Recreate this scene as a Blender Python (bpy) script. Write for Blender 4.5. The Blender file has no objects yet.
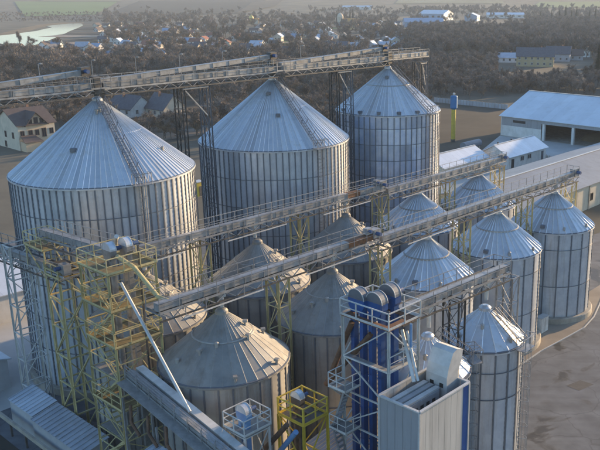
import bpy, bmesh, math, random
from mathutils import Vector, Matrix, noise as mnoise
random.seed(7)
R = math.radians
scene = bpy.context.scene
col = scene.collection

# ------------------------------------------------------------------ camera
CAM_H = 38.475; FPX = 790.0; PPX = 390.0; PPY = 225.0; PITCH = math.atan(232 / 790.0)
cd = bpy.data.cameras.new('camera'); cam = bpy.data.objects.new('camera', cd); col.objects.link(cam)
cam.location = (0, 0, CAM_H); cam.rotation_euler = (math.pi / 2 - PITCH, 0, 0)
cd.sensor_width = 36; cd.lens = FPX / 600 * 36; cd.shift_x = (300 - PPX) / 600
cd.clip_start = 0.5; cd.clip_end = 30000
scene.camera = cam
# ------------------------------------------------------------------ light
SUN_AZ, SUN_EL = 46.0, 8.5                       # degrees to the right of the view, above the horizon
world = bpy.data.worlds.new('World'); scene.world = world; world.use_nodes = True
wn = world.node_tree.nodes; wl = world.node_tree.links
sky = wn.new('ShaderNodeTexSky'); sky.sky_type = 'NISHITA'; sky.sun_disc = False
sky.sun_elevation = R(SUN_EL); sky.sun_rotation = R(SUN_AZ)
sky.air_density = 1.0; sky.dust_density = 1.1; sky.ozone_density = 3.2; sky.altitude = 200
hsv = wn.new('ShaderNodeHueSaturation'); hsv.inputs['Saturation'].default_value = 0.98     # thin high cloud takes colour out of the sky
wl.new(sky.outputs[0], hsv.inputs['Color']); wl.new(hsv.outputs[0], wn['Background'].inputs[0]); wn['Background'].inputs[1].default_value = 0.15
sl = bpy.data.lights.new('sun', 'SUN'); sl.energy = 4.6; sl.angle = R(1.2); sl.color = (1.0, 0.70, 0.38)
sun = bpy.data.objects.new('sun', sl); col.objects.link(sun)
sv = Vector((math.cos(R(SUN_EL)) * math.sin(R(SUN_AZ)), math.cos(R(SUN_EL)) * math.cos(R(SUN_AZ)), math.sin(R(SUN_EL))))
sun.rotation_euler = sv.to_track_quat('Z', 'Y').to_euler(); sun.location = (60, 60, 120)
vs = scene.view_settings; vs.view_transform = 'Standard'; vs.look = 'None'; vs.gamma = 1; vs.exposure = 1.55
vs.use_curve_mapping = False
scene.cycles.volume_bounces = 0

# ------------------------------------------------------------------ pixel -> place
_f = Vector((0, math.cos(PITCH), -math.sin(PITCH))); _r = Vector((1, 0, 0)); _u = Vector((0, math.sin(PITCH), math.cos(PITCH)))
_c = Vector((0, 0, CAM_H))
def ray(x, y): return _f + _r * ((x - PPX) / FPX) - _u * ((y - PPY) / FPX)
def at_z(x, y, z=0.0):
    r = ray(x, y); return _c + r * ((z - CAM_H) / r.z)
def at_y(x, y, Y):
    r = ray(x, y); return _c + r * (Y / r.y)
def proj(p):
    d = Vector(p) - _c; z = d.dot(_f)
    return PPX + FPX * d.dot(_r) / z, PPY - FPX * d.dot(_u) / z
# plant frame: a runs along the silo rows, b across them (away from the camera, leftwards)
ROT = R(49.0); ORG = Vector((-12.876, 56.065, 0))
UA = Vector((math.cos(ROT), math.sin(ROT), 0)); VB = Vector((-math.sin(ROT), math.cos(ROT), 0))
def W(a, b, z=0.0): return ORG + UA * a + VB * b + Vector((0, 0, z))
def AB(p): d = Vector(p) - ORG; return d.dot(UA), d.dot(VB)

# ------------------------------------------------------------------ materials
MAT = {}
def mat(name, c1, rough=0.6, metal=0.0, c2=None, scale=1.0, bump=0.0, bscale=None, objvar=0.0, spec=0.5, stretch=None, detail=6, streak=None):
    m = bpy.data.materials.new(name); m.use_nodes = True; MAT[name] = m
    n = m.node_tree.nodes; l = m.node_tree.links; b = n['Principled BSDF']
    b.inputs['Roughness'].default_value = rough; b.inputs['Metallic'].default_value = metal
    b.inputs['Specular IOR Level'].default_value = spec
    tc = n.new('ShaderNodeNewGeometry'); POS = tc.outputs['Position']; mp = n.new('ShaderNodeMapping'); l.new(POS, mp.inputs[0])
    if stretch: mp.inputs['Scale'].default_value = stretch
    nz = n.new('ShaderNodeTexNoise'); nz.inputs['Scale'].default_value = scale; nz.inputs['Detail'].default_value = detail
    nz.inputs['Roughness'].default_value = 0.65
    l.new(mp.outputs[0], nz.inputs['Vector'])
    rp = n.new('ShaderNodeValToRGB'); rp.color_ramp.elements[0].position = 0.32; rp.color_ramp.elements[1].position = 0.68
    c2 = c2 or tuple(x * 0.72 for x in c1)
    rp.color_ramp.elements[0].color = (*c2, 1); rp.color_ramp.elements[1].color = (*c1, 1)
    l.new(nz.outputs[0], rp.inputs[0]); out = rp.outputs[0]
    if streak:                                        # runs of dirt and rust down the sheets
        m2 = n.new('ShaderNodeMapping'); m2.inputs['Scale'].default_value = streak[1]; l.new(POS, m2.inputs[0])
        n3 = n.new('ShaderNodeTexNoise'); n3.inputs['Scale'].default_value = 1.0; n3.inputs['Detail'].default_value = 7; n3.inputs['Roughness'].default_value = 0.7; l.new(m2.outputs[0], n3.inputs['Vector'])
        r3 = n.new('ShaderNodeValToRGB'); r3.color_ramp.elements[0].position = 0.50; r3.color_ramp.elements[1].position = 0.74
        r3.color_ramp.elements[0].color = (0,0,0,1); r3.color_ramp.elements[1].color = (streak[2],)*3 + (1,); l.new(n3.outputs[0], r3.inputs[0])
        mx3 = n.new('ShaderNodeMix'); mx3.data_type = 'RGBA'; l.new(r3.outputs[0], mx3.inputs['Factor']); l.new(out, mx3.inputs['A']); mx3.inputs['B'].default_value = (*streak[0], 1); out = mx3.outputs['Result']
        if metal:
            mm_ = n.new('ShaderNodeMapRange'); mm_.inputs['To Min'].default_value = metal; mm_.inputs['To Max'].default_value = metal*.3; l.new(r3.outputs[0], mm_.inputs[0]); l.new(mm_.outputs[0], b.inputs['Metallic'])
    if objvar:
        oi = n.new('ShaderNodeObjectInfo'); mr = n.new('ShaderNodeMapRange')
        mr.inputs['To Min'].default_value = 1 - objvar; mr.inputs['To Max'].default_value = 1 + objvar
        l.new(oi.outputs['Random'], mr.inputs[0])
        hs = n.new('ShaderNodeHueSaturation'); l.new(mr.outputs[0], hs.inputs['Value']); l.new(out, hs.inputs['Color']); out = hs.outputs[0]
    l.new(out, b.inputs['Base Color'])
    if bump:
        bp = n.new('ShaderNodeBump'); bp.inputs['Strength'].default_value = bump; bp.inputs['Distance'].default_value = 0.05
        n2 = n.new('ShaderNodeTexNoise'); n2.inputs['Scale'].default_value = bscale or scale * 6; n2.inputs['Detail'].default_value = 4
        l.new(POS, n2.inputs['Vector']); l.new(n2.outputs[0], bp.inputs['Height']); l.new(bp.outputs[0], b.inputs['Normal'])
    return m
mat('galv', (0.60, 0.63, 0.66), 0.36, 0.42, (0.45, 0.48, 0.53), 0.7, 0.35, 1.3, 0.13, streak=((0.30,0.27,0.23),(2.2,2.2,.16),.7))
mat('galv_blue', (0.58, 0.63, 0.72), 0.34, 0.5, (0.36, 0.44, 0.60), 0.8, 0.4, 1.1, 0.26, streak=((0.32,0.29,0.24),(2.2,2.2,.16),.6))
mat('galv_old', (0.40, 0.385, 0.355), 0.5, 0.3, (0.29, 0.28, 0.265), 0.5, 0.3, 1.3, 0.09, streak=((0.20,0.16,0.12),(2.2,2.2,.14),.8))
mat('roof_new', (0.64, 0.66, 0.68), 0.34, 0.45, (0.49, 0.51, 0.54), 0.9, 0.2, 1.6, 0.16, streak=((0.32,0.30,0.27),(.9,.9,.9),.65))
mat('roof_old', (0.29, 0.28, 0.255), 0.55, 0.2, (0.21, 0.205, 0.195), 0.7, 0.15, 1.6, 0.09, streak=((0.15,0.125,0.10),(.8,.8,.8),.8))
mat('stiff', (0.17, 0.18, 0.20), 0.55, 0.3, (0.12, 0.13, 0.15), 1.0)
mat('steel_light', (0.34, 0.345, 0.35), 0.5, 0.3, (0.21, 0.21, 0.21), 1.6, objvar=0.16, streak=((0.13,0.11,0.09),(1.2,1.2,.6),.55))
mat('steel_dark', (0.13, 0.125, 0.12), 0.6, 0.5, (0.07, 0.065, 0.06), 2.0)
mat('grating', (0.31, 0.30, 0.28), 0.7, 0.2, (0.20, 0.19, 0.18), 2.0)
mat('white_paint', (0.58, 0.58, 0.56), 0.5, 0.0, (0.45, 0.44, 0.41), 1.2, objvar=0.06, streak=((0.24,0.21,0.17),(.8,.8,.25),0.5))
mat('yellow_paint', (0.55, 0.46, 0.22), 0.6, 0.0, (0.40, 0.335, 0.18), 1.5, objvar=0.14, streak=((0.15,0.10,0.06),(2,2,.7),.6))
mat('yellow_bright', (0.60, 0.44, 0.05), 0.5, 0.0, (0.46, 0.33, 0.05), 1.5, objvar=0.08)
mat('yellow_floor', (0.24, 0.19, 0.08), 0.75, 0.0, (0.13, 0.10, 0.055), 2.5)
mat('rust', (0.24, 0.11, 0.05), 0.8, 0.1, (0.10, 0.05, 0.03), 2.2, 0.2)
mat('rust_pipe', (0.17, 0.09, 0.05), 0.65, 0.2, (0.08, 0.045, 0.03), 2.2, 0.1)
mat('blue_paint', (0.014, 0.085, 0.27), 0.42, 0.0, (0.011, 0.055, 0.19), 1.2, objvar=0.2, streak=((0.12,0.12,0.12),(2.5,2.5,.25),.5))
mat('blue_tank', (0.02, 0.16, 0.36), 0.5, 0.0, (0.015, 0.12, 0.28), 1.0)
mat('blue_light', (0.16, 0.30, 0.50), 0.45, 0.0, (0.11, 0.22, 0.4), 1.0)
mat('grey_clad', (0.34, 0.34, 0.35), 0.5, 0.1, (0.27, 0.27, 0.28), 0.8, 0.03, 3, 0.03, stretch=(1, 1, 0.2), streak=((0.20,0.19,0.17),(2.0,2.0,.10),.55))
mat('cream_clad', (0.52, 0.50, 0.46), 0.5, 0.0, (0.42, 0.40, 0.37), 0.8, 0.03, 3, 0.03, stretch=(1, 1, 0.2), streak=((0.20,0.19,0.17),(2.0,2.0,.10),.55))
mat('trim', (0.58, 0.57, 0.55), 0.5, 0.2)
mat('concrete', (0.40, 0.36, 0.30), 0.9, 0.0, (0.25, 0.22, 0.18), 0.8, 0.3, 6)
mat('concrete_yard', (0.46, 0.45, 0.43), 0.9, 0.0, (0.36, 0.35, 0.33), 0.12, 0.1, 3)
mat('black', (0.02, 0.02, 0.022), 0.5)
mat('asphalt_new', (0.07, 0.07, 0.073), 0.85, 0.0, (0.05, 0.05, 0.052), 1.5)
mat('glass', (0.03, 0.035, 0.045), 0.08, 0.0, (0.02, 0.025, 0.03), 1.0)
mat('motor', (0.05, 0.10, 0.22), 0.5, 0.0)
mat('roof_white', (0.66, 0.69, 0.73), 0.42, 0.15, (0.57, 0.60, 0.64), 0.12, 0.03, 2, 0.05, streak=((0.40,0.39,0.37),(.5,.5,.5),.4))
mat('roof_grey', (0.21, 0.23, 0.26), 0.55, 0.1, (0.165, 0.18, 0.205), 0.2, 0.05, 2, 0.05, streak=((0.13,0.12,0.11),(.6,.6,.3),.5))
mat('roof_shed', (0.40, 0.42, 0.46), 0.5, 0.3, (0.28, 0.30, 0.34), 0.6, 0.05, 2, 0.08, streak=((0.24,0.21,0.17),(.8,.8,.25),0.6))
mat('plaster_white', (0.72, 0.70, 0.66), 0.85, 0.0, (0.58, 0.55, 0.50), 0.5, 0.1, 5, 0.06, streak=((0.24,0.21,0.17),(.8,.8,.25),0.4))
mat('plaster_cream', (0.66, 0.55, 0.42), 0.85, 0.0, (0.52, 0.45, 0.34), 0.4, 0.1, 5, streak=((0.24,0.21,0.17),(.8,.8,.25),0.4))
mat('plaster_peach', (0.62, 0.46, 0.30), 0.85, 0.0, (0.52, 0.38, 0.25), 0.4, 0.1, 5)
mat('plaster_grey', (0.42, 0.42, 0.43), 0.85, 0.0, (0.33, 0.33, 0.34), 0.4, 0.1, 5, 0.1)
mat('plaster_yellow', (0.50, 0.37, 0.20), 0.85, 0.0, (0.40, 0.29, 0.16), 0.4)
mat('brick', (0.34, 0.17, 0.10), 0.85, 0.0, (0.24, 0.12, 0.08), 0.8)
mat('roof_slate', (0.10, 0.10, 0.115), 0.7, 0.0, (0.06, 0.06, 0.07), 1.2, 0.2, 6, 0.15)
mat('roof_brown', (0.105, 0.08, 0.07), 0.75, 0.0, (0.08, 0.055, 0.05), 1.2, 0.2, 6, 0.15)
mat('roof_red', (0.28, 0.10, 0.06), 0.75, 0.0, (0.18, 0.07, 0.045), 1.2, 0.2, 6, 0.15)
mat('roof_pale', (0.50, 0.54, 0.60), 0.5, 0.2, (0.38, 0.42, 0.48), 0.5, objvar=0.15)
mat('roof_bluetin', (0.27, 0.36, 0.47), 0.5, 0.1, (0.21, 0.28, 0.38), 0.3, objvar=0.08)
mat('roof_orange', (0.62, 0.30, 0.07), 0.6, 0.0, (0.5, 0.22, 0.05), 0.8)
mat('gold', (0.80, 0.55, 0.18), 0.3, 0.8, (0.7, 0.45, 0.12), 1.0)
mat('bark', (0.15, 0.125, 0.10), 0.9, 0.0, (0.08, 0.068, 0.056), 2.0, objvar=0.2)
mat('twig', (0.23, 0.195, 0.165), 0.95, 0.0, (0.15, 0.13, 0.115), 0.5, objvar=0.35, spec=0.1)
mat('twig_rust', (0.26, 0.19, 0.125), 0.95, 0.0, (0.17, 0.125, 0.09), 0.5, objvar=0.3, spec=0.1)
mat('needle', (0.022, 0.040, 0.022), 0.9, 0.0, (0.012, 0.022, 0.013), 1.0, objvar=0.2, spec=0.1)
mat('reed', (0.26, 0.20, 0.12), 0.95, 0.0, (0.16, 0.12, 0.08), 0.05, spec=0.1)
mat('track', (0.34, 0.29, 0.23), 0.95, 0.0, (0.24, 0.20, 0.16), 0.2, 0.1, 2, spec=0.1)
mat('field_green', (0.16, 0.22, 0.09), 0.95, 0.0, (0.13, 0.175, 0.075), 0.004, spec=0.1)
mat('field_pale', (0.23, 0.23, 0.15), 0.95, 0.0, (0.13, 0.13, 0.08), 0.004, spec=0.1)
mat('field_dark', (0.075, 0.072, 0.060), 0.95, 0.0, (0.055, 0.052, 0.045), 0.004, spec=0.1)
mat('field_brown', (0.115, 0.098, 0.075), 0.95, 0.0, (0.08, 0.068, 0.052), 0.05, 0.2, 1, spec=0.1)
mat('grass_dull', (0.075, 0.078, 0.036), 0.95, 0.0, (0.052, 0.050, 0.030), 0.25, 0.2, 3, spec=0.1)
def m_ground():
    m = mat('ground', (0.185, 0.165, 0.125), 0.97, 0.0, (0.095, 0.088, 0.070), 0.022, 0.3, 0.8, spec=0.1, detail=10)
m_ground()
def m_water():
    m = mat('water', (0.02, 0.03, 0.035), 0.06, 0.0, (0.015, 0.022, 0.028), 0.05, 0.02, 0.3)
m_water()
def m_asphalt():
    m = bpy.data.materials.new('asphalt'); m.use_nodes = True; MAT['asphalt'] = m
    n = m.node_tree.nodes; l = m.node_tree.links; b = n['Principled BSDF']; b.inputs['Specular IOR Level'].default_value = 0.3
    tc = n.new('ShaderNodeTexCoord')
    def nz(sc, det, dist=0.0):
        t = n.new('ShaderNodeTexNoise'); t.inputs['Scale'].default_value = sc; t.inputs['Detail'].default_value = det
        t.inputs['Distortion'].default_value = dist; l.new(tc.outputs['Object'], t.inputs['Vector']); return t
    a = nz(0.5, 10); w = nz(0.23, 9, 0.9); f = nz(14, 3)
    r1 = n.new('ShaderNodeValToRGB'); r1.color_ramp.elements[0].color = (0.105, 0.112, 0.122, 1); r1.color_ramp.elements[1].color = (0.160, 0.168, 0.180, 1)
    r1.color_ramp.elements[0].position = 0.3; r1.color_ramp.elements[1].position = 0.7; l.new(a.outputs[0], r1.inputs[0])
    r2 = n.new('ShaderNodeValToRGB'); r2.color_ramp.elements[0].position = 0.37; r2.color_ramp.elements[1].position = 0.43
    r2.color_ramp.elements[0].color = (0, 0, 0, 1); r2.color_ramp.elements[1].color = (1, 1, 1, 1); l.new(w.outputs[0], r2.inputs[0])
    mx = n.new('ShaderNodeMix'); mx.data_type = 'RGBA'; l.new(r2.outputs[0], mx.inputs['Factor']); mx.inputs['A'].default_value = (0.05, 0.05, 0.052, 1); l.new(r1.outputs[0], mx.inputs['B'])
    mp = n.new('ShaderNodeMapping'); mp.inputs['Rotation'].default_value = (0,0,R(-58)); mp.inputs['Scale'].default_value = (.035, .9, 1); l.new(tc.outputs['Object'], mp.inputs[0])
    tl = n.new('ShaderNodeTexNoise'); tl.inputs['Scale'].default_value = 1.0; tl.inputs['Detail'].default_value = 5; l.new(mp.outputs[0], tl.inputs['Vector'])
    r4 = n.new('ShaderNodeValToRGB'); r4.color_ramp.elements[0].position = .35; r4.color_ramp.elements[1].position = .65; r4.color_ramp.elements[0].color = (.86,.86,.86,1); r4.color_ramp.elements[1].color = (1.05,1.05,1.05,1); l.new(tl.outputs[0], r4.inputs[0])
    vo = n.new('ShaderNodeTexVoronoi'); vo.feature = 'DISTANCE_TO_EDGE'; vo.inputs['Scale'].default_value = 0.16; l.new(a.outputs['Color'], vo.inputs['Vector'])
    v2 = n.new('ShaderNodeVectorMath'); v2.operation = 'MULTIPLY_ADD'; v2.inputs[1].default_value = (1.6,1.6,0); l.new(a.outputs['Color'], v2.inputs[0]); l.new(tc.outputs['Object'], v2.inputs[2]); l.new(v2.outputs[0], vo.inputs['Vector'])
    r5 = n.new('ShaderNodeValToRGB'); r5.color_ramp.elements[0].position = .004; r5.color_ramp.elements[1].position = .014; r5.color_ramp.elements[0].color = (.45,.45,.45,1); r5.color_ramp.elements[1].color = (1,1,1,1); l.new(vo.outputs['Distance'], r5.inputs[0])
    mu = n.new('ShaderNodeMix'); mu.data_type = 'RGBA'; mu.blend_type = 'MULTIPLY'; mu.inputs['Factor'].default_value = 1; l.new(mx.outputs['Result'], mu.inputs['A']); l.new(r4.outputs[0], mu.inputs['B'])
    mv = n.new('ShaderNodeMix'); mv.data_type = 'RGBA'; mv.blend_type = 'MULTIPLY'; mv.inputs['Factor'].default_value = .4; l.new(mu.outputs['Result'], mv.inputs['A']); l.new(r5.outputs[0], mv.inputs['B'])
    l.new(mv.outputs['Result'], b.inputs['Base Color'])
    mr = n.new('ShaderNodeMapRange'); mr.inputs['To Min'].default_value = 0.55; mr.inputs['To Max'].default_value = 0.93
    l.new(r2.outputs[0], mr.inputs[0]); l.new(mr.outputs[0], b.inputs['Roughness'])
    bp = n.new('ShaderNodeBump'); bp.inputs['Strength'].default_value = 0.2; bp.inputs['Distance'].default_value = 0.03; l.new(f.outputs[0], bp.inputs['Height']); l.new(bp.outputs[0], b.inputs['Normal'])
m_asphalt()

# ------------------------------------------------------------------ builders
class MB:
    def __init__(s): s.v = []; s.f = []
    def add(s, vs, fs):
        o = len(s.v); s.v += [tuple(p) for p in vs]; s.f += [tuple(i + o for i in f) for f in fs]; return s
    def box(s, x0, x1, y0, y1, z0, z1):
        return s.add([(x0,y0,z0),(x1,y0,z0),(x1,y1,z0),(x0,y1,z0),(x0,y0,z1),(x1,y0,z1),(x1,y1,z1),(x0,y1,z1)],
                     [(0,3,2,1),(4,5,6,7),(0,1,5,4),(1,2,6,5),(2,3,7,6),(3,0,4,7)])
    def beam(s, p, q, w, h=None):
        p = Vector(p); q = Vector(q); h = h or w; d = q - p
        if d.length < 1e-6: return s
        m = d.to_track_quat('Z', 'Y').to_matrix(); x = m @ Vector((w/2,0,0)); y = m @ Vector((0,h/2,0))
        return s.add([p-x-y,p+x-y,p+x+y,p-x+y,q-x-y,q+x-y,q+x+y,q-x+y],[(0,3,2,1),(4,5,6,7),(0,1,5,4),(1,2,6,5),(2,3,7,6),(3,0,4,7)])
    def tube(s, p, q, r0, r1=None, n=10, cap=True):
        p = Vector(p); q = Vector(q); r1 = r0 if r1 is None else r1; d = q - p
        m = d.to_track_quat('Z', 'Y').to_matrix(); vs = []; fs = []
        for c, r in ((p, r0), (q, r1)):
            for i in range(n):
                t = 2*math.pi*i/n; vs.append(c + m @ Vector((r*math.cos(t), r*math.sin(t), 0)))
        fs = [(i,(i+1)%n,n+(i+1)%n,n+i) for i in range(n)]
        if cap: fs += [tuple(range(n-1,-1,-1)), tuple(range(n,2*n))]
        return s.add(vs, fs)
    def path(s, pts, r, n=10):
        for i in range(len(pts)-1): s.tube(pts[i], pts[i+1], r, n=n)
        return s
    def lathe(s, prof, n=32, cap_top=False, cap_bot=False):
        vs = []; fs = []
        for (r, z) in prof:
            for i in range(n): t = 2*math.pi*i/n; vs.append((r*math.cos(t), r*math.sin(t), z))
        for k in range(len(prof)-1):
            for i in range(n): fs.append((k*n+i, k*n+(i+1)%n, (k+1)*n+(i+1)%n, (k+1)*n+i))
        if cap_top: fs.append(tuple((len(prof)-1)*n+i for i in range(n)))
        if cap_bot: fs.append(tuple(n-1-i for i in range(n)))
        return s.add(vs, fs)
    def prism(s, poly, ext):                       # poly: 3d points, ext: vector
        n = len(poly); ext = Vector(ext); a = [Vector(p) for p in poly]; b = [p + ext for p in a]
        return s.add(a + b, [tuple(range(n-1,-1,-1)), tuple(range(n,2*n))] + [(i,(i+1)%n,n+(i+1)%n,n+i) for i in range(n)])
    def mesh(s, name, m, smooth=False):
        me = bpy.data.meshes.new(name); me.from_pydata(s.v, [], s.f); me.update()
        bm = bmesh.new(); bm.from_mesh(me); bmesh.ops.recalc_face_normals(bm, faces=bm.faces); bm.to_mesh(me); bm.free()
        me.materials.append(MAT[m])
        if smooth:
            for p in me.polygons: p.use_smooth = True
        return me
    def build(s, name, m, par=None, smooth=False): return put(name, s.mesh(name, m, smooth), par)
def put(name, me, par=None, mtx=None):
    o = bpy.data.objects.new(name, me); col.objects.link(o)
    if par is not None: o.parent = par
    if mtx is not None: o.matrix_basis = mtx
    return o
def tag(o, label, cat, group=None):
    o['label'] = label; o['category'] = cat
    if group: o['group'] = group
    return o
def thing(name, label, cat, loc, rz=0.0, group=None):
    o = bpy.data.objects.new(name, None); col.objects.link(o); o.location = loc; o.rotation_euler = (0, 0, rz); o.empty_display_size = 0.5
    return tag(o, label, cat, group)
def struct(o): o['kind'] = 'structure'; return o
def stuff(o): o['kind'] = 'stuff'; return o
_unit = {}
def unit(m, prof):
    if (m, prof) not in _unit:
        b = MB()
        if prof == 'box': b.box(-.5,.5,-.5,.5,-.5,.5)
        elif prof == 'angle': b.box(-.5,.5,-.5,-.32,-.5,.5).box(-.5,-.32,-.32,.5,-.5,.5)
        elif prof == 'tube': b.tube((0,0,-.5),(0,0,.5),.5,n=10)
        elif prof == 'casing':          # conveyor trough section with flanged ends and cover lip
            b.box(-.5,.5,-.5,.42,-.485,.485).box(-.58,.58,-.56,.5,-.5,-.485).box(-.58,.58,-.56,.5,.485,.5).box(-.56,.56,.42,.5,-.485,.485)
        _unit[(m, prof)] = b.mesh(prof + '_' + m, m, prof == 'tube' and False)
    return _unit[(m, prof)]
def member(par, name, p, q, w, m, h=None, prof='box'):
    p = Vector(p); q = Vector(q); d = q - p
    M = Matrix.Translation((p+q)/2) @ d.to_track_quat('Z','Y').to_matrix().to_4x4() @ Matrix.Diagonal((w, h or w, d.length, 1))
    return put(name, unit(m, prof), par, M)
def railing(par, pts, m, h=1.1, step=1.5, r=0.05, closed=False, toe=True):
    b = MB(); pts = [Vector(p) for p in pts]
    if closed: pts.append(pts[0])
    for i in range(len(pts)-1):
        p, q = pts[i], pts[i+1]; n = max(1, round((q-p).length/step))
        for k in range(n + (1 if i == len(pts)-2 and not closed else 0)):
            c = p.lerp(q, k/n); b.beam(c, c+Vector((0,0,h)), r)
        for hh, rr in ((h, r), (h*.55, r*.75)): b.beam(p+Vector((0,0,hh)), q+Vector((0,0,hh)), rr)
        if toe: b.beam(p+Vector((0,0,.09)), q+Vector((0,0,.09)), .025, .16)
    return b.build('railing', m, par)
def lattice(par, x0, x1, y0, y1, z0, zs, m, pw=0.16, bw=0.08, cross=False, faces='xXyY', prof='angle', taper=0.0):
    """posts, horizontal beams and braces; zs = heights of the levels"""
    def cor(z):
        t = taper*(zs[-1]-z)
        return [Vector((x0-t,y0-t,z)),Vector((x1+t,y0-t,z)),Vector((x1+t,y1+t,z)),Vector((x0-t,y1+t,z))]
    b0 = cor(z0); b1 = cor(zs[-1])
    for i in range(4): member(par, 'post', b0[i], b1[i], pw, m, prof=prof)
    prev = cor(z0); k = 0
    for z in zs:
        c = cor(z)
        for i, fc in enumerate(('y','X','Y','x')):
            if fc not in faces: continue
            j = (i+1)%4
            member(par, 'beam', c[i], c[j], bw, m)
            if cross or (k+i)%2 == 0: member(par, 'brace', prev[i], c[j], bw*.8, m)
            if cross or (k+i)%2 == 1: member(par, 'brace', prev[j], c[i], bw*.8, m)
        prev = c; k += 1
def ladder(b, p, q, out, w=0.45, rung=0.4, r=0.045, cage=0.0):
    """adds a ladder from p to q; out = outward unit vector; cage radius optional"""
    p = Vector(p); q = Vector(q); d = (q-p).normalized(); out = Vector(out).normalized(); s = d.cross(out).normalized()
    for k in (-1, 1): b.beam(p+s*(k*w/2), q+s*(k*w/2), r)
    n = int((q-p).length/rung)
    for i in range(1, n): c = p.lerp(q, i/n); b.beam(c-s*w/2, c+s*w/2, r*.7)
    if cage:
        m = max(2, int((q-p).length/1.1)); ring = lambda c: [c+s*(w/2+.05), c+s*(w/2+.05)+out*cage*.6, c+s*w*.25+out*cage, c-s*w*.25+out*cage, c-s*(w/2+.05)+out*cage*.6, c-s*(w/2+.05)]
        pr = None
        for i in range(1, m+1):
            rr = ring(p.lerp(q, i/m))
            for k in range(5): b.beam(rr[k], rr[k+1], r*.8)
            if pr:
                for k in range(1, 5): b.beam(pr[k], rr[k], r*.6)
            pr = rr
    return b

# ------------------------------------------------------------------ terrain
def terr(x, y):
    d = math.hypot(x, y*1.0)
    t = min(1, max(0, (d-1150)/2600)); t = t*t*(3-2*t)
    hill = 95*t + t*26*(mnoise.noise(Vector((x/900, y/900, 2.3)))) + t*14*mnoise.noise(Vector((x/330, y/330, 5)))
    return hill
def drape(poly_rows, m, name, lift):
    """rows of (x,y) -> conforming sheet"""
    vs = []; n = len(poly_rows[0])
    for r in poly_rows:
        for (x, y) in r: vs.append((x, y, terr(x, y)+lift))
    fs = [(i*n+j, i*n+j+1, (i+1)*n+j+1, (i+1)*n+j) for i in range(len(poly_rows)-1) for j in range(n-1)]
    me = bpy.data.meshes.new(name); me.from_pydata(vs, [], fs); me.materials.append(MAT[m])
    for p in me.polygons: p.use_smooth = True
    return put(name, me)
rows = []
ys = [-400, -150, -50, 0]; y = 40
while y < 7200: ys.append(y); y *= 1.06
xs = [math.sinh(t/20*3.2)*560 for t in range(-20, 21)]
gr = struct(drape([[(x, yy) for x in xs] for yy in ys], 'ground', 'ground', 0))
def terr_hit(px, py):
    r = ray(px, py); t = 100.0
    while t < 9000:
        p = _c + r*t
        if p.z < terr(p.x, p.y): return p
        t *= 1.004
    return _c + r*7000
def patch(name, m, corners, lift, nu=14, nv=10):
    """a sheet on the terrain between four photo corners (tl, tr, br, bl)"""
    c = [terr_hit(*q) for q in corners]; rows = []
    for i in range(nv+1):
        l = c[0].lerp(c[3], i/nv); r = c[1].lerp(c[2], i/nv); rows.append([(l.lerp(r, j/nu).x, l.lerp(r, j/nu).y) for j in range(nu+1)])
    return struct(drape(rows, m, name, lift))
def sheet(name, pts, m, z):
    me = bpy.data.meshes.new(name); me.from_pydata([(p[0], p[1], z) for p in pts], [], [tuple(range(len(pts)))]); me.materials.append(MAT[m])
    return struct(put(name, me))
patch('field', 'field_green', [(15,2),(118,2),(95,15),(25,17)], 0.8)
patch('field', 'field_pale', [(60,-4),(132,-4),(120,1.6),(40,1.6)], 0.8)
patch('field', 'field_dark', [(140,1),(270,-2),(240,14),(100,16)], 0.8)
patch('field', 'field_brown', [(252,3),(285,-1),(275,7),(235,14)], 1.2)
patch('field', 'field_pale', [(400,-2),(500,-2),(505,4),(395,4)], 0.8)
patch('field', 'field_green', [(540,2),(640,1),(640,8),(530,8)], 0.8)
# river: outline read from the photograph, lying on the valley floor
riv = [(-60,47),(-20,45),(0,43.5),(16,46.5),(30,46),(42,43.5),(52,39),(60,36),(70,31),(79,27.5),(83,25.5),(82,23.2),(70,23.6),(58,24.6),(46,26),(52,27.5),(44,29),(36,31),(24,32.5),(10,34.5),(0,35.5),(-60,38)]
sheet('river', [at_z(x, y, 0.35) for x, y in riv], 'water', 0.35)
sheet('river_inlet', [at_z(x, y, 0.35) for x, y in [(112,23.4),(128,23.2),(146,23.2),(146,24.8),(128,25),(112,25)]], 'water', 0.35)
sheet('reed_bank', [at_z(x, y, 0.2) for x, y in [(-40,35),(0,33.5),(10,31),(22,28),(40,24.5),(60,22.5),(84,22),(84,23.4),(58,24.8),(40,27.5),(24,32.6),(10,34.6),(0,35.8),(-40,38)]], 'reed', 0.2)
# plant surfaces
sheet('asphalt_yard', [W(-45,-45), W(130,-45), W(130,6), W(62,12), W(62,44), W(20,80), W(-45,80)], 'asphalt', 0.02)
sheet('dark_yard', [W(-40,-2), W(-9.2,-2), W(-9.2,24.5), W(-40,24.5)], 'field_dark', 0.03)  # even dark sheet laid over this corner of the asphalt
sheet('concrete_apron', [W(-40,26), W(10,26), W(10,62), W(-40,62)], 'concrete_yard', 0.03)
cy = [at_z(x, y, 0) for x, y in [(500,135.6),(640,152),(640,172),(600,178),(540,182),(470,200),(430,210),(430,178),(470,160)]]
sheet('concrete_forecourt', cy, 'concrete_yard', 0.026)
sheet('lawn', [at_z(x, y, 0) for x, y in [(516,171),(537,162),(547,164),(527,174)]], 'grass_dull', 0.034)
sheet('lawn', [at_z(x, y, 0) for x, y in [(530,174),(552,165),(560,167),(541,177)]], 'grass_dull', 0.034)
sheet('soil_bed', [at_z(x, y, 0) for x, y in [(486,185),(513,168),(527,176),(498,193)]], 'field_dark', 0.034)
sheet('bare_field', [at_z(x, y, 0) for x, y in [(436,103),(505,109),(498,150),(470,150),(436,165)]], 'field_brown', 0.02)
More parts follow.
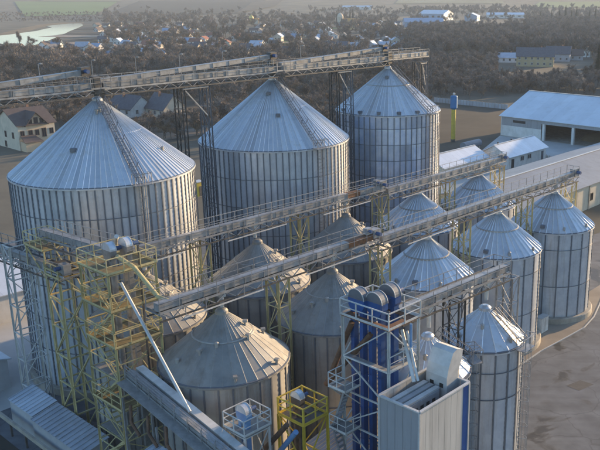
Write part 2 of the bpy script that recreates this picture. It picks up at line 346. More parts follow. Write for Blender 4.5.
sheet('soil_strip', [at_z(x, y, 0) for x, y in [(500,370),(530,330),(560,310),(600,285),(606,290),(599,306),(594,317),(584,328),(566,338),(540,352),(517,368),(505,380)]], 'track', 0.03)
kp = [at_z(517,368,0), at_z(540,352,0), at_z(566,338,0), at_z(584,328,0), at_z(594,317,0), at_z(599,306,0), at_z(606,290,0)]
kb = MB()
for i in range(len(kp)-1): kb.beam(kp[i]+Vector((0,0,.06)), kp[i+1]+Vector((0,0,.06)), .13, .12)
sheet('asphalt_patch', [at_z(x, y, 0) for x, y in [(566,386),(580,380.5),(594,384.5),(579,391)]], 'asphalt_new', 0.026)
struct(kb.build('kerb', 'concrete_yard'))
sheet('bare_field', [at_z(x, y, 0) for x, y in [(50,96),(200,92),(345,88),(345,110),(205,126),(140,134),(60,128)]], 'field_brown', 0.02)
sheet('dirt_track', [at_z(x, y, 0) for x, y in [(140,136),(205,127),(340,112),(345,115),(205,134),(140,144)]], 'track', 0.03)

# ------------------------------------------------------------------ silos
_cache = {}
def roof_panel_mesh(key, R1, n, z_e, z_a, rib, m):
    k = ('rp', key)
    if k in _cache: return _cache[k]
    da = math.pi/n; r0 = 0.42; ro = R1+0.14
    zz = lambda r: z_e + (z_a-z_e)*(1-r/R1)
    P = lambda r, t, dz=0: (r*math.cos(t), r*math.sin(t), zz(r)+dz)
    b = MB(); ds = []
    rr = [r0, R1*.45, ro]
    for i in range(2):
        b.add([P(rr[i],-da),P(rr[i],da),P(rr[i+1],da),P(rr[i+1],-da)],[(0,1,2,3)])
        # raised seam along one edge
        rw = .055 if rib < .09 else .10; w0 = min(rw, da*rr[i]*.5); w1 = rw
        t0 = w0/rr[i]; t1 = w1/rr[i+1]
        b.add([P(rr[i],da-t0),P(rr[i],da,rib),P(rr[i],da+t0),P(rr[i+1],da-t1),P(rr[i+1],da,rib),P(rr[i+1],da+t1)],[(0,1,4,3),(1,2,5,4)])
        if i == 0: b.add([P(rr[1]-.02,-da,.03),P(rr[1]-.02,da,.03),P(rr[1]+.06,da,.0),P(rr[1]+.06,-da,.0)],[(0,1,2,3)])
    b.add([P(ro,-da),P(ro,da),(*P(ro,da)[:2],zz(ro)-.12),(*P(ro,-da)[:2],zz(ro)-.12)],[(0,1,2,3)])
    _cache[k] = b.mesh('roof_panel', m); return _cache[k]
def wall_panel_mesh(R1, n, h, m, seg=3):
    k = ('wp', round(R1,3), n, round(h,3), m)
    if k in _cache: return _cache[k]
    b = MB(); da = math.pi/n
    # shallow horizontal corrugations, one per sheet joint, so that the sheets are not mirror flat
    nr = max(2, int(h/0.42)); lv = []
    for i in range(nr): lv += [(i*h/nr, 0.0), ((i+.5)*h/nr, 0.028)]
    lv.append((h, 0.0))
    ts = [-da+2*da*i/seg for i in range(seg+1)]
    vs = [((R1+o)*math.cos(t), (R1+o)*math.sin(t), z) for z, o in lv for t in ts]; w = seg+1
    b.add(vs, [(i*w+j, i*w+j+1, (i+1)*w+j+1, (i+1)*w+j) for i in range(len(lv)-1) for j in range(seg)])
    me = b.mesh('wall_panel', m, True); _cache[k] = me; return me
def vent_mesh(kind):
    if kind in _cache: return _cache[kind]
    b = MB()
    if kind == 'hood': b.tube((0,0,-.1),(0,0,.30),.10,n=8).add([], []); b.box(-.16,.20,-.15,.15,.26,.44)
    elif kind == 'stub': b.tube((0,0,-.1),(0,0,.26),.14,n=10).tube((0,0,.26),(0,0,.34),.19,.08,n=10)
    else: b.box(-.22,.22,-.24,.24,-.05,.28)
    _cache[kind] = b.mesh('roof_vent', {'hood':'galv_old','stub':'galv_old','hatch':'stiff'}[kind]); return _cache[kind]
def silo(label, cx, cy, R1, z_e, z_a, nst, nroof, tiers, wmat, rmat, rib, vents=(), lad=None, roof_rings=(.45,), found=(.35,.7), group=None, ncol=None, smat='stiff', start=0.0, stw=.13):
    t = thing('grain_silo', label, 'silo', (cx, cy, 0), 0, group); key = (round(R1,3), nroof, round(z_e,2), round(z_a,2), rmat)
    MB().lathe([(R1+found[0],0),(R1+found[0],found[1]-.08),(R1+found[0]-.08,found[1]),(R1-.1,found[1])], 56).build('foundation', 'concrete', t)
    z0 = found[1]; zs = [z0] + list(tiers) + [z_e]; ncol = ncol or nst
    for k in range(len(zs)-1):
        me = wall_panel_mesh(R1, ncol, zs[k+1]-zs[k], wmat)
        for i in range(ncol):
            put('wall_panel', me, t, Matrix.Translation((0,0,zs[k])) @ Matrix.Rotation(start + 2*math.pi*(i+.5)/ncol, 4, 'Z'))
    sm = MB().box(R1-.02, R1+.085, -stw/2, stw/2, z0, z_e-.02).mesh('stiffener', smat)
    for i in range(nst): put('stiffener', sm, t, Matrix.Rotation(start + 2*math.pi*i/nst, 4, 'Z'))
    for z in tiers: MB().lathe([(R1+.02,z-.025),(R1+.105,z-.02),(R1+.105,z+.02),(R1+.02,z+.025)], 64).build('wind_ring', 'stiff', t)
    rp = roof_panel_mesh(key, R1, nroof, z_e, z_a, rib, rmat)
    for i in range(nroof): put('roof_panel', rp, t, Matrix.Rotation(start + 2*math.pi*(i+.5)/nroof, 4, 'Z'))
    sl_ = lambda r: z_e + (z_a-z_e)*(1-r/R1)
    MB().lathe([(R1+.02,z_e-.14),(R1+.12,z_e-.12),(R1+.12,z_e-.03),(R1-.05,z_e)], 64).build('eave_ring', 'stiff', t)
    for f in roof_rings: MB().lathe([(R1*f-.05,sl_(R1*f)+.05),(R1*f-.04,sl_(R1*f)+rib*.7+.05),(R1*f+.05,sl_(R1*f)+rib*.7+.01),(R1*f+.06,sl_(R1*f))], 56).build('roof_ring', 'galv_old', t)
    zc = sl_(.46)
    MB().lathe([(.50,zc-.05),(.50,zc+.22),(.36,zc+.36),(.20,zc+.42)], 20, cap_top=True).build('cap', rmat, t)
    for (kind, ang, f) in vents:
        a = R(ang); r = R1*f
        put('roof_vent', vent_mesh(kind), t, Matrix.Translation((r*math.cos(a), r*math.sin(a), sl_(r)+rib*.5)) @ Matrix.Rotation(a, 4, 'Z'))
    if lad is not None:
        a = lad; rd = Vector((math.cos(a), math.sin(a), 0)); tg = Vector((-math.sin(a), math.cos(a), 0))
        b = MB(); nrm = Vector((rd.x*(z_a-z_e)/R1, rd.y*(z_a-z_e)/R1, 1)).normalized()
        ladder(b, rd*(R1+.28)+Vector((0,0,z0)), rd*(R1+.28)+Vector((0,0,z_e+1.0)), rd, cage=.75, r=.05)
        b.build('wall_ladder', 'steel_light', t)
        b = MB(); p = rd*(R1-.1)+Vector((0,0,sl_(R1-.1)))+nrm*.14; q = rd*.6+Vector((0,0,sl_(.6)))+nrm*.14
        ladder(b, p, q, nrm, w=.6, rung=.45, r=.06)
        for sgn in (-1, 1):
            o = tg*(sgn*.38); n = int((q-p).length/1.6)
            for i in range(n+1): c = p.lerp(q, i/n)+o; b.beam(c, c+nrm*.75, .045)
            for hh in (.4,.75): b.beam(p+o+nrm*hh, q+o+nrm*hh, .045)
        b.build('roof_ladder', 'stiff', t)
        b = MB()                                       # landing at the eave
        c = rd*(R1+.55)+Vector((0,0,z_e-.05))
        b.beam(c-tg*.8, c+tg*.8, .9, .06)
        for sgn in (-1,1): b.beam(c+tg*sgn*.8-rd*.4, c+tg*sgn*.8-rd*.4+Vector((0,0,1.1)), .05).beam(c+tg*sgn*.8+rd*.4, c+tg*sgn*.8+rd*.4+Vector((0,0,1.1)), .05).beam(c+tg*sgn*.8-rd*.4+Vector((0,0,1.08)), c+tg*sgn*.8+rd*.4+Vector((0,0,1.08)), .05)
        b.beam(c-tg*.8+rd*.4+Vector((0,0,1.08)), c+tg*.8+rd*.4+Vector((0,0,1.08)), .05)
        b.build('ladder_landing', 'steel_light', t)
    return t
def lad_ang(cx, cy, px, py, z): p = at_z(px, py, z); return math.atan2(p.y-cy, p.x-cx)
ZS = 28.5
S1 = at_z(97,97,ZS); S2 = at_z(272,77,ZS); S3 = at_z(388,66,ZS)
camang = lambda c: math.degrees(math.atan2(-c.y, -c.x))
silo('widest galvanised grain silo at the left, behind the yellow lattice towers', S1.x, S1.y, 8.95, 21.3, ZS, 80, 104, [4.6,8.0,11.4,14.8,18.2], 'galv', 'roof_new', .075,
     [('hatch', camang(S1)-28, .62), ('hood', camang(S1)+5, .18), ('stub', camang(S1)+62, .72), ('hood', camang(S1)-6, .2)], lad_ang(S1.x, S1.y, 142, 184, 21.3), (), (.5,.8), 'three tall rear silos', 40)
silo('big galvanised grain silo, the middle one of the three under the highest gallery', S2.x, S2.y, 9.3, 21.0, ZS, 80, 104, [3.9,7.3,10.7,14.1,17.5], 'galv', 'roof_new', .075,
     [('hatch', camang(S2)-12, .25), ('hatch', camang(S2)+6, .55)], lad_ang(S2.x, S2.y, 325, 149, 21.0), (), (.5,.8), 'three tall rear silos', 40)
silo('tall narrower galvanised silo with bluish sheets and many rings, farthest of the rear three', S3.x, S3.y, 7.45, 22.5, ZS, 56, 76, [3.0,5.2,7.4,9.6,11.8,14.0,16.2,18.4,20.6], 'galv_blue', 'roof_new', .06,
     [('hatch', camang(S3)-60, .97), ('hatch', camang(S3)-32, .97), ('hatch', camang(S3)-10, .97), ('hatch', camang(S3)+12, .97), ('hatch', camang(S3)+34, .97), ('hatch', camang(S3)-4, .25)], lad_ang(S3.x, S3.y, 431, 113, 22.5), (.42,), (.5,.8), 'three tall rear silos', 28)
ZF = 15.4; RF = 4.95; EF = 11.35
FA = [at_z(*q, ZF) for q in [(221.3,308.1),(332.3,268.7),(426.6,235),(497.7,210),(554.3,190)]]
MA = [at_z(*q, ZF) for q in [(144,271),(257.3,239.5),(346,213),(418.5,191),(479.2,172.8)]]
GA = [at_z(*q, 14.4) for q in [(427.5,333),(485,305)]]
flab = ['tan metal silo with a smooth weathered cone in the centre foreground',
        'dull grey silo with a smooth cone left of the blue elevator tower',
        'silo with a boldly ribbed bright cone right behind the blue elevator tower',
        'ribbed-roof silo of the front row, next to last before the yard',
        'ribbed-roof silo at the far right end, its round concrete base showing in the yard']
mlab = ['tan-roofed silo half hidden behind the yellow elevator tower',
        'tan-roofed silo in front of the middle rear silo, between the two long galleries',
        'tan-roofed silo whose cone peeks out between the rusty gallery sections',
        'ribbed-roof silo in front of the narrow bluish rear silo',
        'ribbed-roof silo of the back small row nearest the white office sheds']
def fvents(c, new, extra):
    k = camang(c); 
    if new: return [('stub', k+18, .93), ('hatch', k-14, .9), ('stub', k-40, .93), ('stub', k+60, .93)] + extra
    return [('hood', k+8, .96), ('hood', k+55, .94), ('hood', k+48, .5), ('hood', k-35, .62), ('hood', k+78, .35), ('stub', k-60, .8), ('hood', k+95, .62), ('stub', k-12, .5)] + extra
for i, c in enumerate(FA):
    new = i >= 2
    silo(flab[i], c.x, c.y, RF if i != 2 else 4.8, EF, ZF, 20 if new else 30, 40 if new else 36, [4.6] + ([9.2] if new else []), 'galv' if new else 'galv_old', 'roof_new' if new else 'roof_old', .13 if new else .025,
         fvents(c, new, []), None, (.47,), (.55,.75) if i >= 3 else (.35,.6), 'small silos of the front row', 20 if new else 15, start=.07*i, stw=.15 if new else .12)
for i, c in enumerate(MA):
    new = i >= 3
    silo(mlab[i], c.x, c.y, RF, EF, ZF, 20 if new else 30, 40 if new else 36, [4.6], 'galv' if new else 'galv_old', 'roof_new' if new else 'roof_old', .13 if new else .025,
         fvents(c, new, []), None, (.47,), (.35,.6), 'small silos of the second row', 20 if new else 15, start=.05*i, stw=.15 if new else .12)
for i, c in enumerate(GA):
    silo(['slim silo half hidden behind the grey clad box', 'slim tall silo with caged ladder in the right foreground'][i], c.x, c.y, 3.22, 11.75, 14.4, 18, 18, [7.6,9.9], 'galv', 'roof_new', .06,
         [('stub', camang(c)+50, .85), ('stub', camang(c)-50, .8), ('stub', camang(c)-5, .5)], lad_ang(c.x, c.y, *[(452,362),(514,344)][i], 11.75), (), (.3,.5), 'slim silos', 9)

# ------------------------------------------------------------------ conveyor galleries
def casing_run(par, p, q, w, h, m, step=2.0, rust=()):
    p = Vector(p); q = Vector(q); n = max(1, round((q-p).length/step))
    for i in range(n):
        f = (i+.5)/n; mm = m
        for (r0, r1) in rust:
            if r0 <= f <= r1: mm = 'rust'
        member(par, 'casing_section', p.lerp(q, i/n), p.lerp(q, (i+1)/n), w, mm, h, 'casing')
def head_box(par, x, y, z, s=1.0, m='steel_light'):
    b = MB().box(x-.55*s, x+.55*s, y-.42*s, y+.42*s, z-.4*s, z+.55*s); o = b.build('drive_head', m, par)
    MB().tube((x-.1,y-.45*s,z+.1),(x-.1,y-1.05*s,z+.1),.22*s,n=12).build('motor', 'motor', o)
def gallery(par, x0, z0, x1, z1, cm='steel_light', rail_near=True, rail_far=True, rust=(), truss=True, wy=0.78, lower=True):
    """straight bridge along local x: casing, walkway, railings, bottom chords"""
    d = Vector((x1-x0, 0, z1-z0)); L = d.length; n = max(1, round(L/2.0))
    P = lambda f, y, dz=0: Vector((x0+(x1-x0)*f, y, z0+(z1-z0)*f+dz))
    casing_run(par, P(0,-.1,.32), P(1,-.1,.32), .52, .56, cm, 2.0, rust)
    member(par, 'walkway', P(0,wy,0), P(1,wy,0), .8, 'grating', .06)
    if rail_far: railing(par, [P(0,wy+.42), P(1,wy+.42)], 'steel_light', 1.15, 1.6, .045)
    if rail_near: railing(par, [P(0,-.52), P(1,-.52)], 'steel_light', 1.0, 1.6, .04, toe=False)
    for y in (-.5, 1.2): member(par, 'bottom_chord', P(0,y,-.08), P(1,y,-.08), .09, 'steel_light', .16)
    if truss:
        for y in (-.5, 1.2): member(par, 'lower_chord', P(0,y,-.72), P(1,y,-.72), .09, 'steel_dark', .12)
        b = MB()
        for i in range(n):
            for y in (-.5, 1.2):
                b.beam(P(i/n,y,-.08), P((i+.5)/n,y,-.72), .06).beam(P((i+.5)/n,y,-.72), P((i+1)/n,y,-.08), .06)
            b.beam(P((i+.5)/n,-.5,-.72), P((i+.5)/n,1.2,-.72), .06)
        b.build('web_bracing', 'steel_light', par)
    b = MB()
    for i in range(n+1): b.beam(P(i/n,-.6,-.2), P(i/n,1.3,-.2), .07, .1)
    b.build('cross_bearers', 'steel_light', par)
def inlet(par, x, y, ztop, zbot, bar=3.7):
    """outlet spout down to a silo cap with its white tie bar"""
    b = MB().box(x-.25,x+.25,y-.25,y+.25,ztop-.55,ztop+.05); b.tube((x,y,ztop-.55),(x,y,zbot),.17,n=10); b.build('outlet_spout', 'white_paint', par)
    if bar:
        z = ztop-.95
        member(par, 'tie_bar', (x-bar,-.62,z), (x+bar,-.62,z+.05), .09, 'white_paint')
        for s in (-1,-.5,.5,1): member(par, 'hanger', (x+bar*s*.96,-.62,z), (x+bar*s*.96,-.62,ztop), .05, 'steel_light')
def locx(o, c): d = Vector(c) - o; return d
# --- rear gallery over the three large silos
dS = (S3-S1); dS.z = 0; angS = math.atan2(dS.y, dS.x); LS = dS.length
xS2 = (S2-S1).dot(dS.normalized()); yS2 = (S2-S1).dot(Vector((-math.sin(angS), math.cos(angS), 0)))
c1 = thing('conveyor_gallery', 'long high gallery with railings crossing above the three tall rear silos', 'conveyor', (S1.x, S1.y, 0), angS)
e1 = at_z(430,52,30.0); XE = (e1-S1).dot(dS.normalized())
ZC1 = 29.35
gallery(c1, -46, ZC1, -.6, ZC1, truss=True); gallery(c1, .6, ZC1, xS2-.6, ZC1); gallery(c1, xS2+.6, ZC1, LS-.5, ZC1); gallery(c1, LS+.5, ZC1+.1, XE, ZC1+.1, truss=False)
for (xa, xb, za, zb) in ((-46, -17.2, 29.9, 31.0), (-16.6, -.7, 29.95, 31.0), (.6, xS2-.5, 29.95, 31.1), (xS2+.6, LS-.4, 30.0, 30.95)):
    casing_run(c1, (xa, .35, za), (xb, .35, zb), .6, .5, 'steel_light', 2.4)
    n = int((xb-xa)/4.8)
    for i in range(n+1):
        f = i/n; x = xa+(xb-xa)*f
        member(c1, 'casing_leg', (x,.35,ZC1+.05), (x,.35,za+(zb-za)*f-.25), .08, 'steel_light')
    head_box(c1, xb-.2, .35, zb, .9, 'steel_dark')
for x, y in ((0,0),(xS2,yS2),(LS,0)):
    b = MB().box(x-.4,x+.4,y-.4,y+.4,ZC1-.5,ZC1+1.2); b.tube((x,y,ZC1-.5),(x,y,ZS+.1),.28,n=10); b.build('outlet_box', 'steel_dark', c1)
    railing(c1, [(x-1.1,-1.0,ZC1),(x+1.1,-1.0,ZC1),(x+1.1,1.6,ZC1),(x-1.1,1.6,ZC1)], 'steel_light', 1.15, 1.1, .05, closed=True)
for px_, py_, tp in ((47,84,71),(100,84,66),(142,75,60),(187,70,57),(228,66,55),(306,60,56)):
    x = None
    for i in range(200):                              # foot of each lamp on the gallery axis
        xx = -46 + i*.5; w = S1 + dS.normalized()*xx
        if proj((w.x, w.y, ZC1))[0] >= px_: x = xx; break
    if x is None: continue
    b = MB().tube((x,1.22,ZC1),(x,1.22,ZC1+2.7),.05,.035,n=6).beam((x,1.22,ZC1+2.68),(x,.8,ZC1+2.72),.05).box(x-.09,x+.09,.55,.85,ZC1+2.66,ZC1+2.76)
    b.build('lamp_post', 'steel_light', c1)
def trestle(label, x, y, o, ang, w, dpt, ztop, m, bays, group, base=0.0, pw=.16, bw=.08, xtaper=0.0):
    t = thing('trestle_tower', label, 'support tower', o, ang, group)
    lattice(t, x-w/2, x+w/2, y-dpt/2, y+dpt/2, base, [base+(ztop-base)*(i+1)/bays for i in range(bays)], m, pw, bw, taper=xtaper)
    return t
oS = (S1.x, S1.y, 0)
def pole_frame(label, x, w, group):
    t = thing('trestle_tower', label, 'support tower', oS, angS, group)
    for s in (-1, 1):
        lattice(t, x+s*w/2-.22, x+s*w/2+.22, -.35, 1.05, 0, [2.38*(i+1) for i in range(12)] , 'steel_dark' if s < 0 else 'stiff', .11, .055)
    member(t, 'brace', (x-w/2+.3,-.35,28.2), (x+w/2-.3,-.35,25.2), .12, 'steel_light'); member(t, 'beam', (x-w/2,-.35,28.4), (x+w/2,-.35,28.4), .14, 'steel_light')
    return t
def gx(px, z=27.0):
    for i in range(400):
        w = S1 + dS.normalized()*(i*.25-20)
        if proj((w.x, w.y, z))[0] >= px: return i*.25-20
pole_frame('tall twin-legged trestle between the widest and the middle rear silo', gx(193), 3.4, 'trestles under the high gallery')
pole_frame('tall twin-legged trestle left of the narrow bluish rear silo', gx(342), 2.7, 'trestles under the high gallery')
pole_frame('tall twin-legged trestle at the right end of the highest gallery', XE-1.0, 1.4, 'trestles under the high gallery')

# --- gallery over the second row (b ~ 12) and over the front row (b ~ 0)
def row_gallery(label, cs, zj, z0, z1, z2, pj, pend, start_a, rust, tmat, tgroup, tlabels):
    d = (cs[4]-cs[0]); d.z = 0; ang = math.atan2(d.y, d.x); dn = d.normalized(); o = Vector((cs[0].x, cs[0].y, 0))
    t = thing('conveyor_gallery', label, 'conveyor', o, ang)
    xj = (at_z(*pj, zj)-o).dot(dn); xe = (at_z(*pend, z2)-o).dot(dn)
    gallery(t, start_a, z0, xj-.3, z1, rust=rust); gallery(t, xj+.3, z2, xe, z2)
    head_box(t, xj-.5, -.1, z1+.5, .85, 'steel_light'); head_box(t, xe-.4, -.1, z2+.4, .9, 'steel_light'); head_box(t, xj-1.4, -.1, z1+.9, .6, 'steel_light')
    railing(t, [(xe,-.5,z2),(xe,1.2,z2)], 'steel_light', 1.15, 1.0, .045)
    for c in cs:
        x = (c-o).dot(dn); zc = z0+(z1-z0)*(x-start_a)/(xj-start_a) if x < xj else z2
        inlet(t, x, -.1, zc+.02, ZF+.15)
    xs_ = [(c-o).dot(dn) for c in cs]
    spots = [(xs_[0]+xs_[1])/2, (xs_[1]+xs_[2])/2, (xs_[2]+xs_[3])/2, (xs_[3]+xs_[4])/2, xe-.8]
    for x, lb in zip(spots, tlabels):
        zt = (z0+(z1-z0)*(x-start_a)/(xj-start_a) if x < xj else z2)-.8
        trestle(lb, x, .35, o, ang, 1.15, 1.5, zt, tmat, 7, tgroup, pw=.14, bw=.07)
    return t, o, ang, xj
row_gallery('upper long gallery running over the second row of small silos', MA, 16.9, 17.2, 16.9, 16.25, (383,188), (504,160), -1.5, [(.80,.90)], 'yellow_paint', 'trestles under the upper gallery',
    ['yellow lattice trestle below the upper gallery, nearest the yellow elevator tower', 'lattice trestle below the upper gallery just left of its rusty section', 'lattice trestle below the upper gallery where its two sections meet', 'lattice trestle below the upper gallery between the two ribbed silos', 'lattice trestle at the right end of the upper gallery'])
row_gallery('lower long gallery running over the front row of small silos to the yard', FA, 16.9, 16.9, 16.9, 16.4, (376,237), (581,176), -5.6, [(.86,.97)], 'yellow_paint', 'trestles under the lower gallery',
    ['yellow lattice trestle standing between the tan silo and the dull grey one', 'yellow lattice trestle behind the blue elevator heads', 'yellow lattice trestle under the lower gallery right of the boldly ribbed silo', 'lattice trestle under the lower gallery between the last two front silos', 'thin lattice trestle at the far right end of the lower gallery'])

# --- yellow elevator tower and its neighbours (plant frame)
def pthing(name, label, cat, a, b, group=None): return thing(name, label, cat, W(a, b), ROT, group)
t1 = pthing('elevator_tower', 'tall yellow lattice tower with platforms and two grey elevator heads', 'tower', -6.7, 4.1)
lv = [2.6,5.2,7.8,10.4,13.0,15.9,18.8]
lattice(t1, 0, 3.9, 0, 4.0, 0, lv, 'yellow_paint', .15, .08)
for z in (4.0,6.5,9.1,11.7,14.4,17.3):
    for (p,q) in (((0,0),(3.9,0)),((3.9,0),(3.9,4)),((3.9,4),(0,4)),((0,4),(0,0))): member(t1,'beam',(*p,z),(*q,z),.07,'yellow_paint')
member(t1,'post',(2.6,0,0),(2.6,0,20.6),.12,'steel_dark')
def floor_plate(par, x0, x1, y0, y1, z, m, hole=None):
    b = MB()
    if hole:
        hx0,hx1,hy0,hy1 = hole
        b.box(x0,x1,y0,hy0,z-.06,z).box(x0,x1,hy1,y1,z-.06,z).box(x0,hx0,hy0,hy1,z-.06,z).box(hx1,x1,hy0,hy1,z-.06,z)
    else: b.box(x0,x1,y0,y1,z-.06,z)
    return b.build('platform', m, par)
for z in (7.8,13.0,15.9,18.8):
    floor_plate(t1, -.1, 4.0, -.1, 4.1, z+.1, 'yellow_floor', (1.2,2.9,1.3,3.0))
    railing(t1, [(-.1,-.1,z+.1),(4.0,-.1,z+.1),(4.0,4.1,z+.1),(-.1,4.1,z+.1)], 'yellow_paint', 1.2, 1.35, .06, closed=True)
for k, z in enumerate((2.6,5.2,10.4)): floor_plate(t1, .1, 1.1, .2, 3.8, z+.08, 'grating')
b = MB()
for k, z in enumerate([0]+lv[:-1]):
    z1_ = lv[k]; y0, y1 = (.4,3.5) if k%2 == 0 else (3.5,.4)
    for s in (.25,.85): b.beam((s,y0,z),(s,y1,z1_),.05,.16)
    for i in range(9): f = (i+.5)/9; b.beam((.25,y0+(y1-y0)*f,z+(z1_-z)*f),(.85,y0+(y1-y0)*f,z+(z1_-z)*f),.22,.04)
b.build('stairway', 'yellow_paint', t1)
def elevator(label, a, b_, ztop, cm, hm, lm, along='y', s=1.0, group=None, twin=.75, base=0.0, legm=None):
    """bucket elevator: two trunk legs, a round-topped head, a drive motor. head axis lies along local x"""
    t = pthing('bucket_elevator', label, 'elevator', a, b_, group); legm = legm or cm
    n = max(3, int((ztop-base)/2.5))
    for k in (-1, 1):
        for i in range(n):
            member(t, 'trunk_section', (0,k*twin/2*s,base+(ztop-base)*i/n), (0,k*twin/2*s,base+(ztop-base)*(i+1)/n), .42*s, legm, .34*s, 'casing')
    r = (twin/2+.32)*s
    lo = MB().box(-.3*s,.3*s,-r,r,ztop,ztop+.45*s); lo.prism([(-.3*s,-r,ztop+.0),(-.3*s,-r*.6,ztop-.5*s),(-.3*s,r*.6,ztop-.5*s),(-.3*s,r,ztop)], (.6*s,0,0)); lo.build('head_base', lm, t)
    pr = [(-.3*s, r*math.cos(math.pi*i/14), ztop+.45*s+r*math.sin(math.pi*i/14)) for i in range(15)]
    MB().prism(pr, (.6*s,0,0)).build('head_cover', hm, t)
    rim = MB()
    for i in range(14):
        p = Vector(pr[i]); q = Vector(pr[i+1])
        for dx in (0,.6*s): rim.beam(p+Vector((dx,0,0)), q+Vector((dx,0,0)), .05)
    rim.build('head_flange', 'trim', t)
    m_ = MB().tube((.3*s,0,ztop+.45*s),(.62*s,0,ztop+.45*s),.26*s,n=14).tube((.62*s,-.1,ztop+.45*s),(1.15*s,-.1,ztop+.45*s),.19*s,n=12); m_.build('drive_motor', 'motor', t)
    return t
elevator('grey bucket elevator in the yellow tower, the left one of the pair', -5.15, 6.4, 19.6, 'steel_light', 'galv', 'steel_light', s=.85)
elevator('grey bucket elevator in the yellow tower, the right one of the pair', -4.0, 6.0, 19.8, 'steel_light', 'galv', 'steel_light', s=.85)
o = MB().path([W(-5.0,5.6,19.6),W(-4.9,3.6,19.2),W(-4.6,1.2,17.4),W(-4.5,0,17.35)],.17).build('grain_spout','yellow_paint'); tag(o,'short yellow spout dropping from the yellow tower onto the lower gallery','pipe')
o = MB().path([W(-4.0,7.2,20.6),W(-2.6,10.0,18.6),W(-.6,11.8,17.7)],.17).build('grain_spout','white_paint'); tag(o,'pale spout leading from the yellow tower heads to the upper gallery','pipe')
p0 = at_z(121,283,18.0); p1 = at_z(190,412,10.9)
o = MB().path([p0, p1],.115,14).build('grain_spout','trim'); tag(o,'long straight bright metal spout slanting down in front of the yellow tower','pipe')
# yellow lattice mast T2 and white lattice mast T3
t2 = pthing('lattice_tower', 'slender yellow lattice tower with a railed top in front of the widest silo', 'tower', -5.1, 15.2)
lattice(t2, 0, 2.1, 0, 2.2, 0, [2.7,5.4,8.1,10.8,13.5,16.0], 'yellow_paint', .19, .125)
for (x0,x1,y0,y1,z) in ((-.1,2.2,-.1,2.3,15.4),(-.1,2.2,2.3,5.6,17.4)):
    floor_plate(t2, x0, x1, y0, y1, z, 'yellow_floor'); railing(t2, [(x0,y0,z),(x1,y0,z),(x1,y1,z),(x0,y1,z)], 'yellow_paint', 1.2, 1.2, .06, closed=True)
for x in (0,2.1):
    for y in (2.2,5.5): member(t2, 'post', (x,y,8.1 if y < 3 else 15.5), (x,y,17.4), .12, 'yellow_paint')
    member(t2, 'brace', (x,2.2,14.8), (x,5.5,17.3), .1, 'yellow_paint')
MB().box(.4,1.5,.6,1.7,15.4,16.5).build('transfer_box','steel_dark',t2)
t3 = pthing('lattice_tower', 'slender white lattice tower at the left edge, carrying the end of the cross gallery', 'tower', -5.5, 23.3)
lattice(t3, 0, 2.2, 0, 1.4, 0, [2.7,5.4,8.1,10.8,13.5,15.2,16.6], 'white_paint', .16, .09)
g = pthing('conveyor_gallery', 'cross gallery linking the white lattice tower and the slender yellow one', 'conveyor', -4.6, 33.0); g.rotation_euler = (0,0,ROT-math.pi/2)
gallery(g, 0, 14.9, 18.6, 15.9, truss=True); head_box(g, 18.2, -.1, 16.4, .8, 'steel_light')
g = pthing('conveyor_gallery', 'short bridge of pale beams from the slender yellow tower to the elevator tower', 'conveyor', -4.2, 17.0); g.rotation_euler = (0,0,ROT-math.pi/2)
gallery(g, -2.0, 18.4, 8.6, 19.0, truss=True)
# intake gallery in front of the tan silo
g = pthing('conveyor_gallery', 'double conveyor with walkway truss running past the foot of the yellow tower', 'conveyor', -6.5, 3.0); g.rotation_euler = (0,0,ROT-math.pi/2)
gallery(g, .4, 11.23, 15.5, 8.5, truss=True, wy=-.85)
casing_run(g, (.4,.7,11.58),(15.5,.7,8.85),.55,.6,'white_paint',2.2)
for i in range(4):
    x = 1.0+i*4.2
    for y in (-1.2,1.0): member(g, 'leg', (x,y,0), (x,y,10.4-.18*x), .14, 'steel_light')
    member(g, 'leg_beam', (x,-1.3,5.0), (x,1.1,5.0), .1, 'steel_light')
b = MB()
for i in range(3): b.path([(2.0+i*2.2,-1.2,10.0),(2.4+i*2.2,-1.5,8.9),(3.4+i*2.2,-1.5,8.2)],.12,8)
b.build('cable_conduit','rust_pipe',g)
# small elevator on its railed platform
A5, B5 = -4.3, -7.9
tp = pthing('elevator_platform', 'small white railed platform holding a bluish elevator head in front of the tan silo', 'platform', A5, B5)
floor_plate(tp, -1.0, 1.3, -1.0, 1.2, 10.2, 'grating'); railing(tp, [(-1.0,-1.0,10.2),(1.3,-1.0,10.2),(1.3,1.2,10.2),(-1.0,1.2,10.2)], 'white_paint', 1.15, 1.1, .06, closed=True)
for x in (-.9,1.2):
    for y in (-.9,1.1): member(tp, 'post', (x,y,0), (x,y,10.2), .13, 'white_paint')
for z in (3.4,6.8,10.0):
    for (p,q) in (((-.9,-.9),(1.2,-.9)),((1.2,-.9),(1.2,1.1)),((1.2,1.1),(-.9,1.1)),((-.9,1.1),(-.9,-.9))): member(tp, 'beam', (*p,z), (*q,z), .08, 'white_paint'); member(tp,'brace',(*p,z-3.3),(*q,z),.06,'white_paint')
elevator('bluish grey elevator head on the small white platform', A5-.1, B5+.1, 11.0, 'blue_light', 'galv', 'blue_light', s=.8)
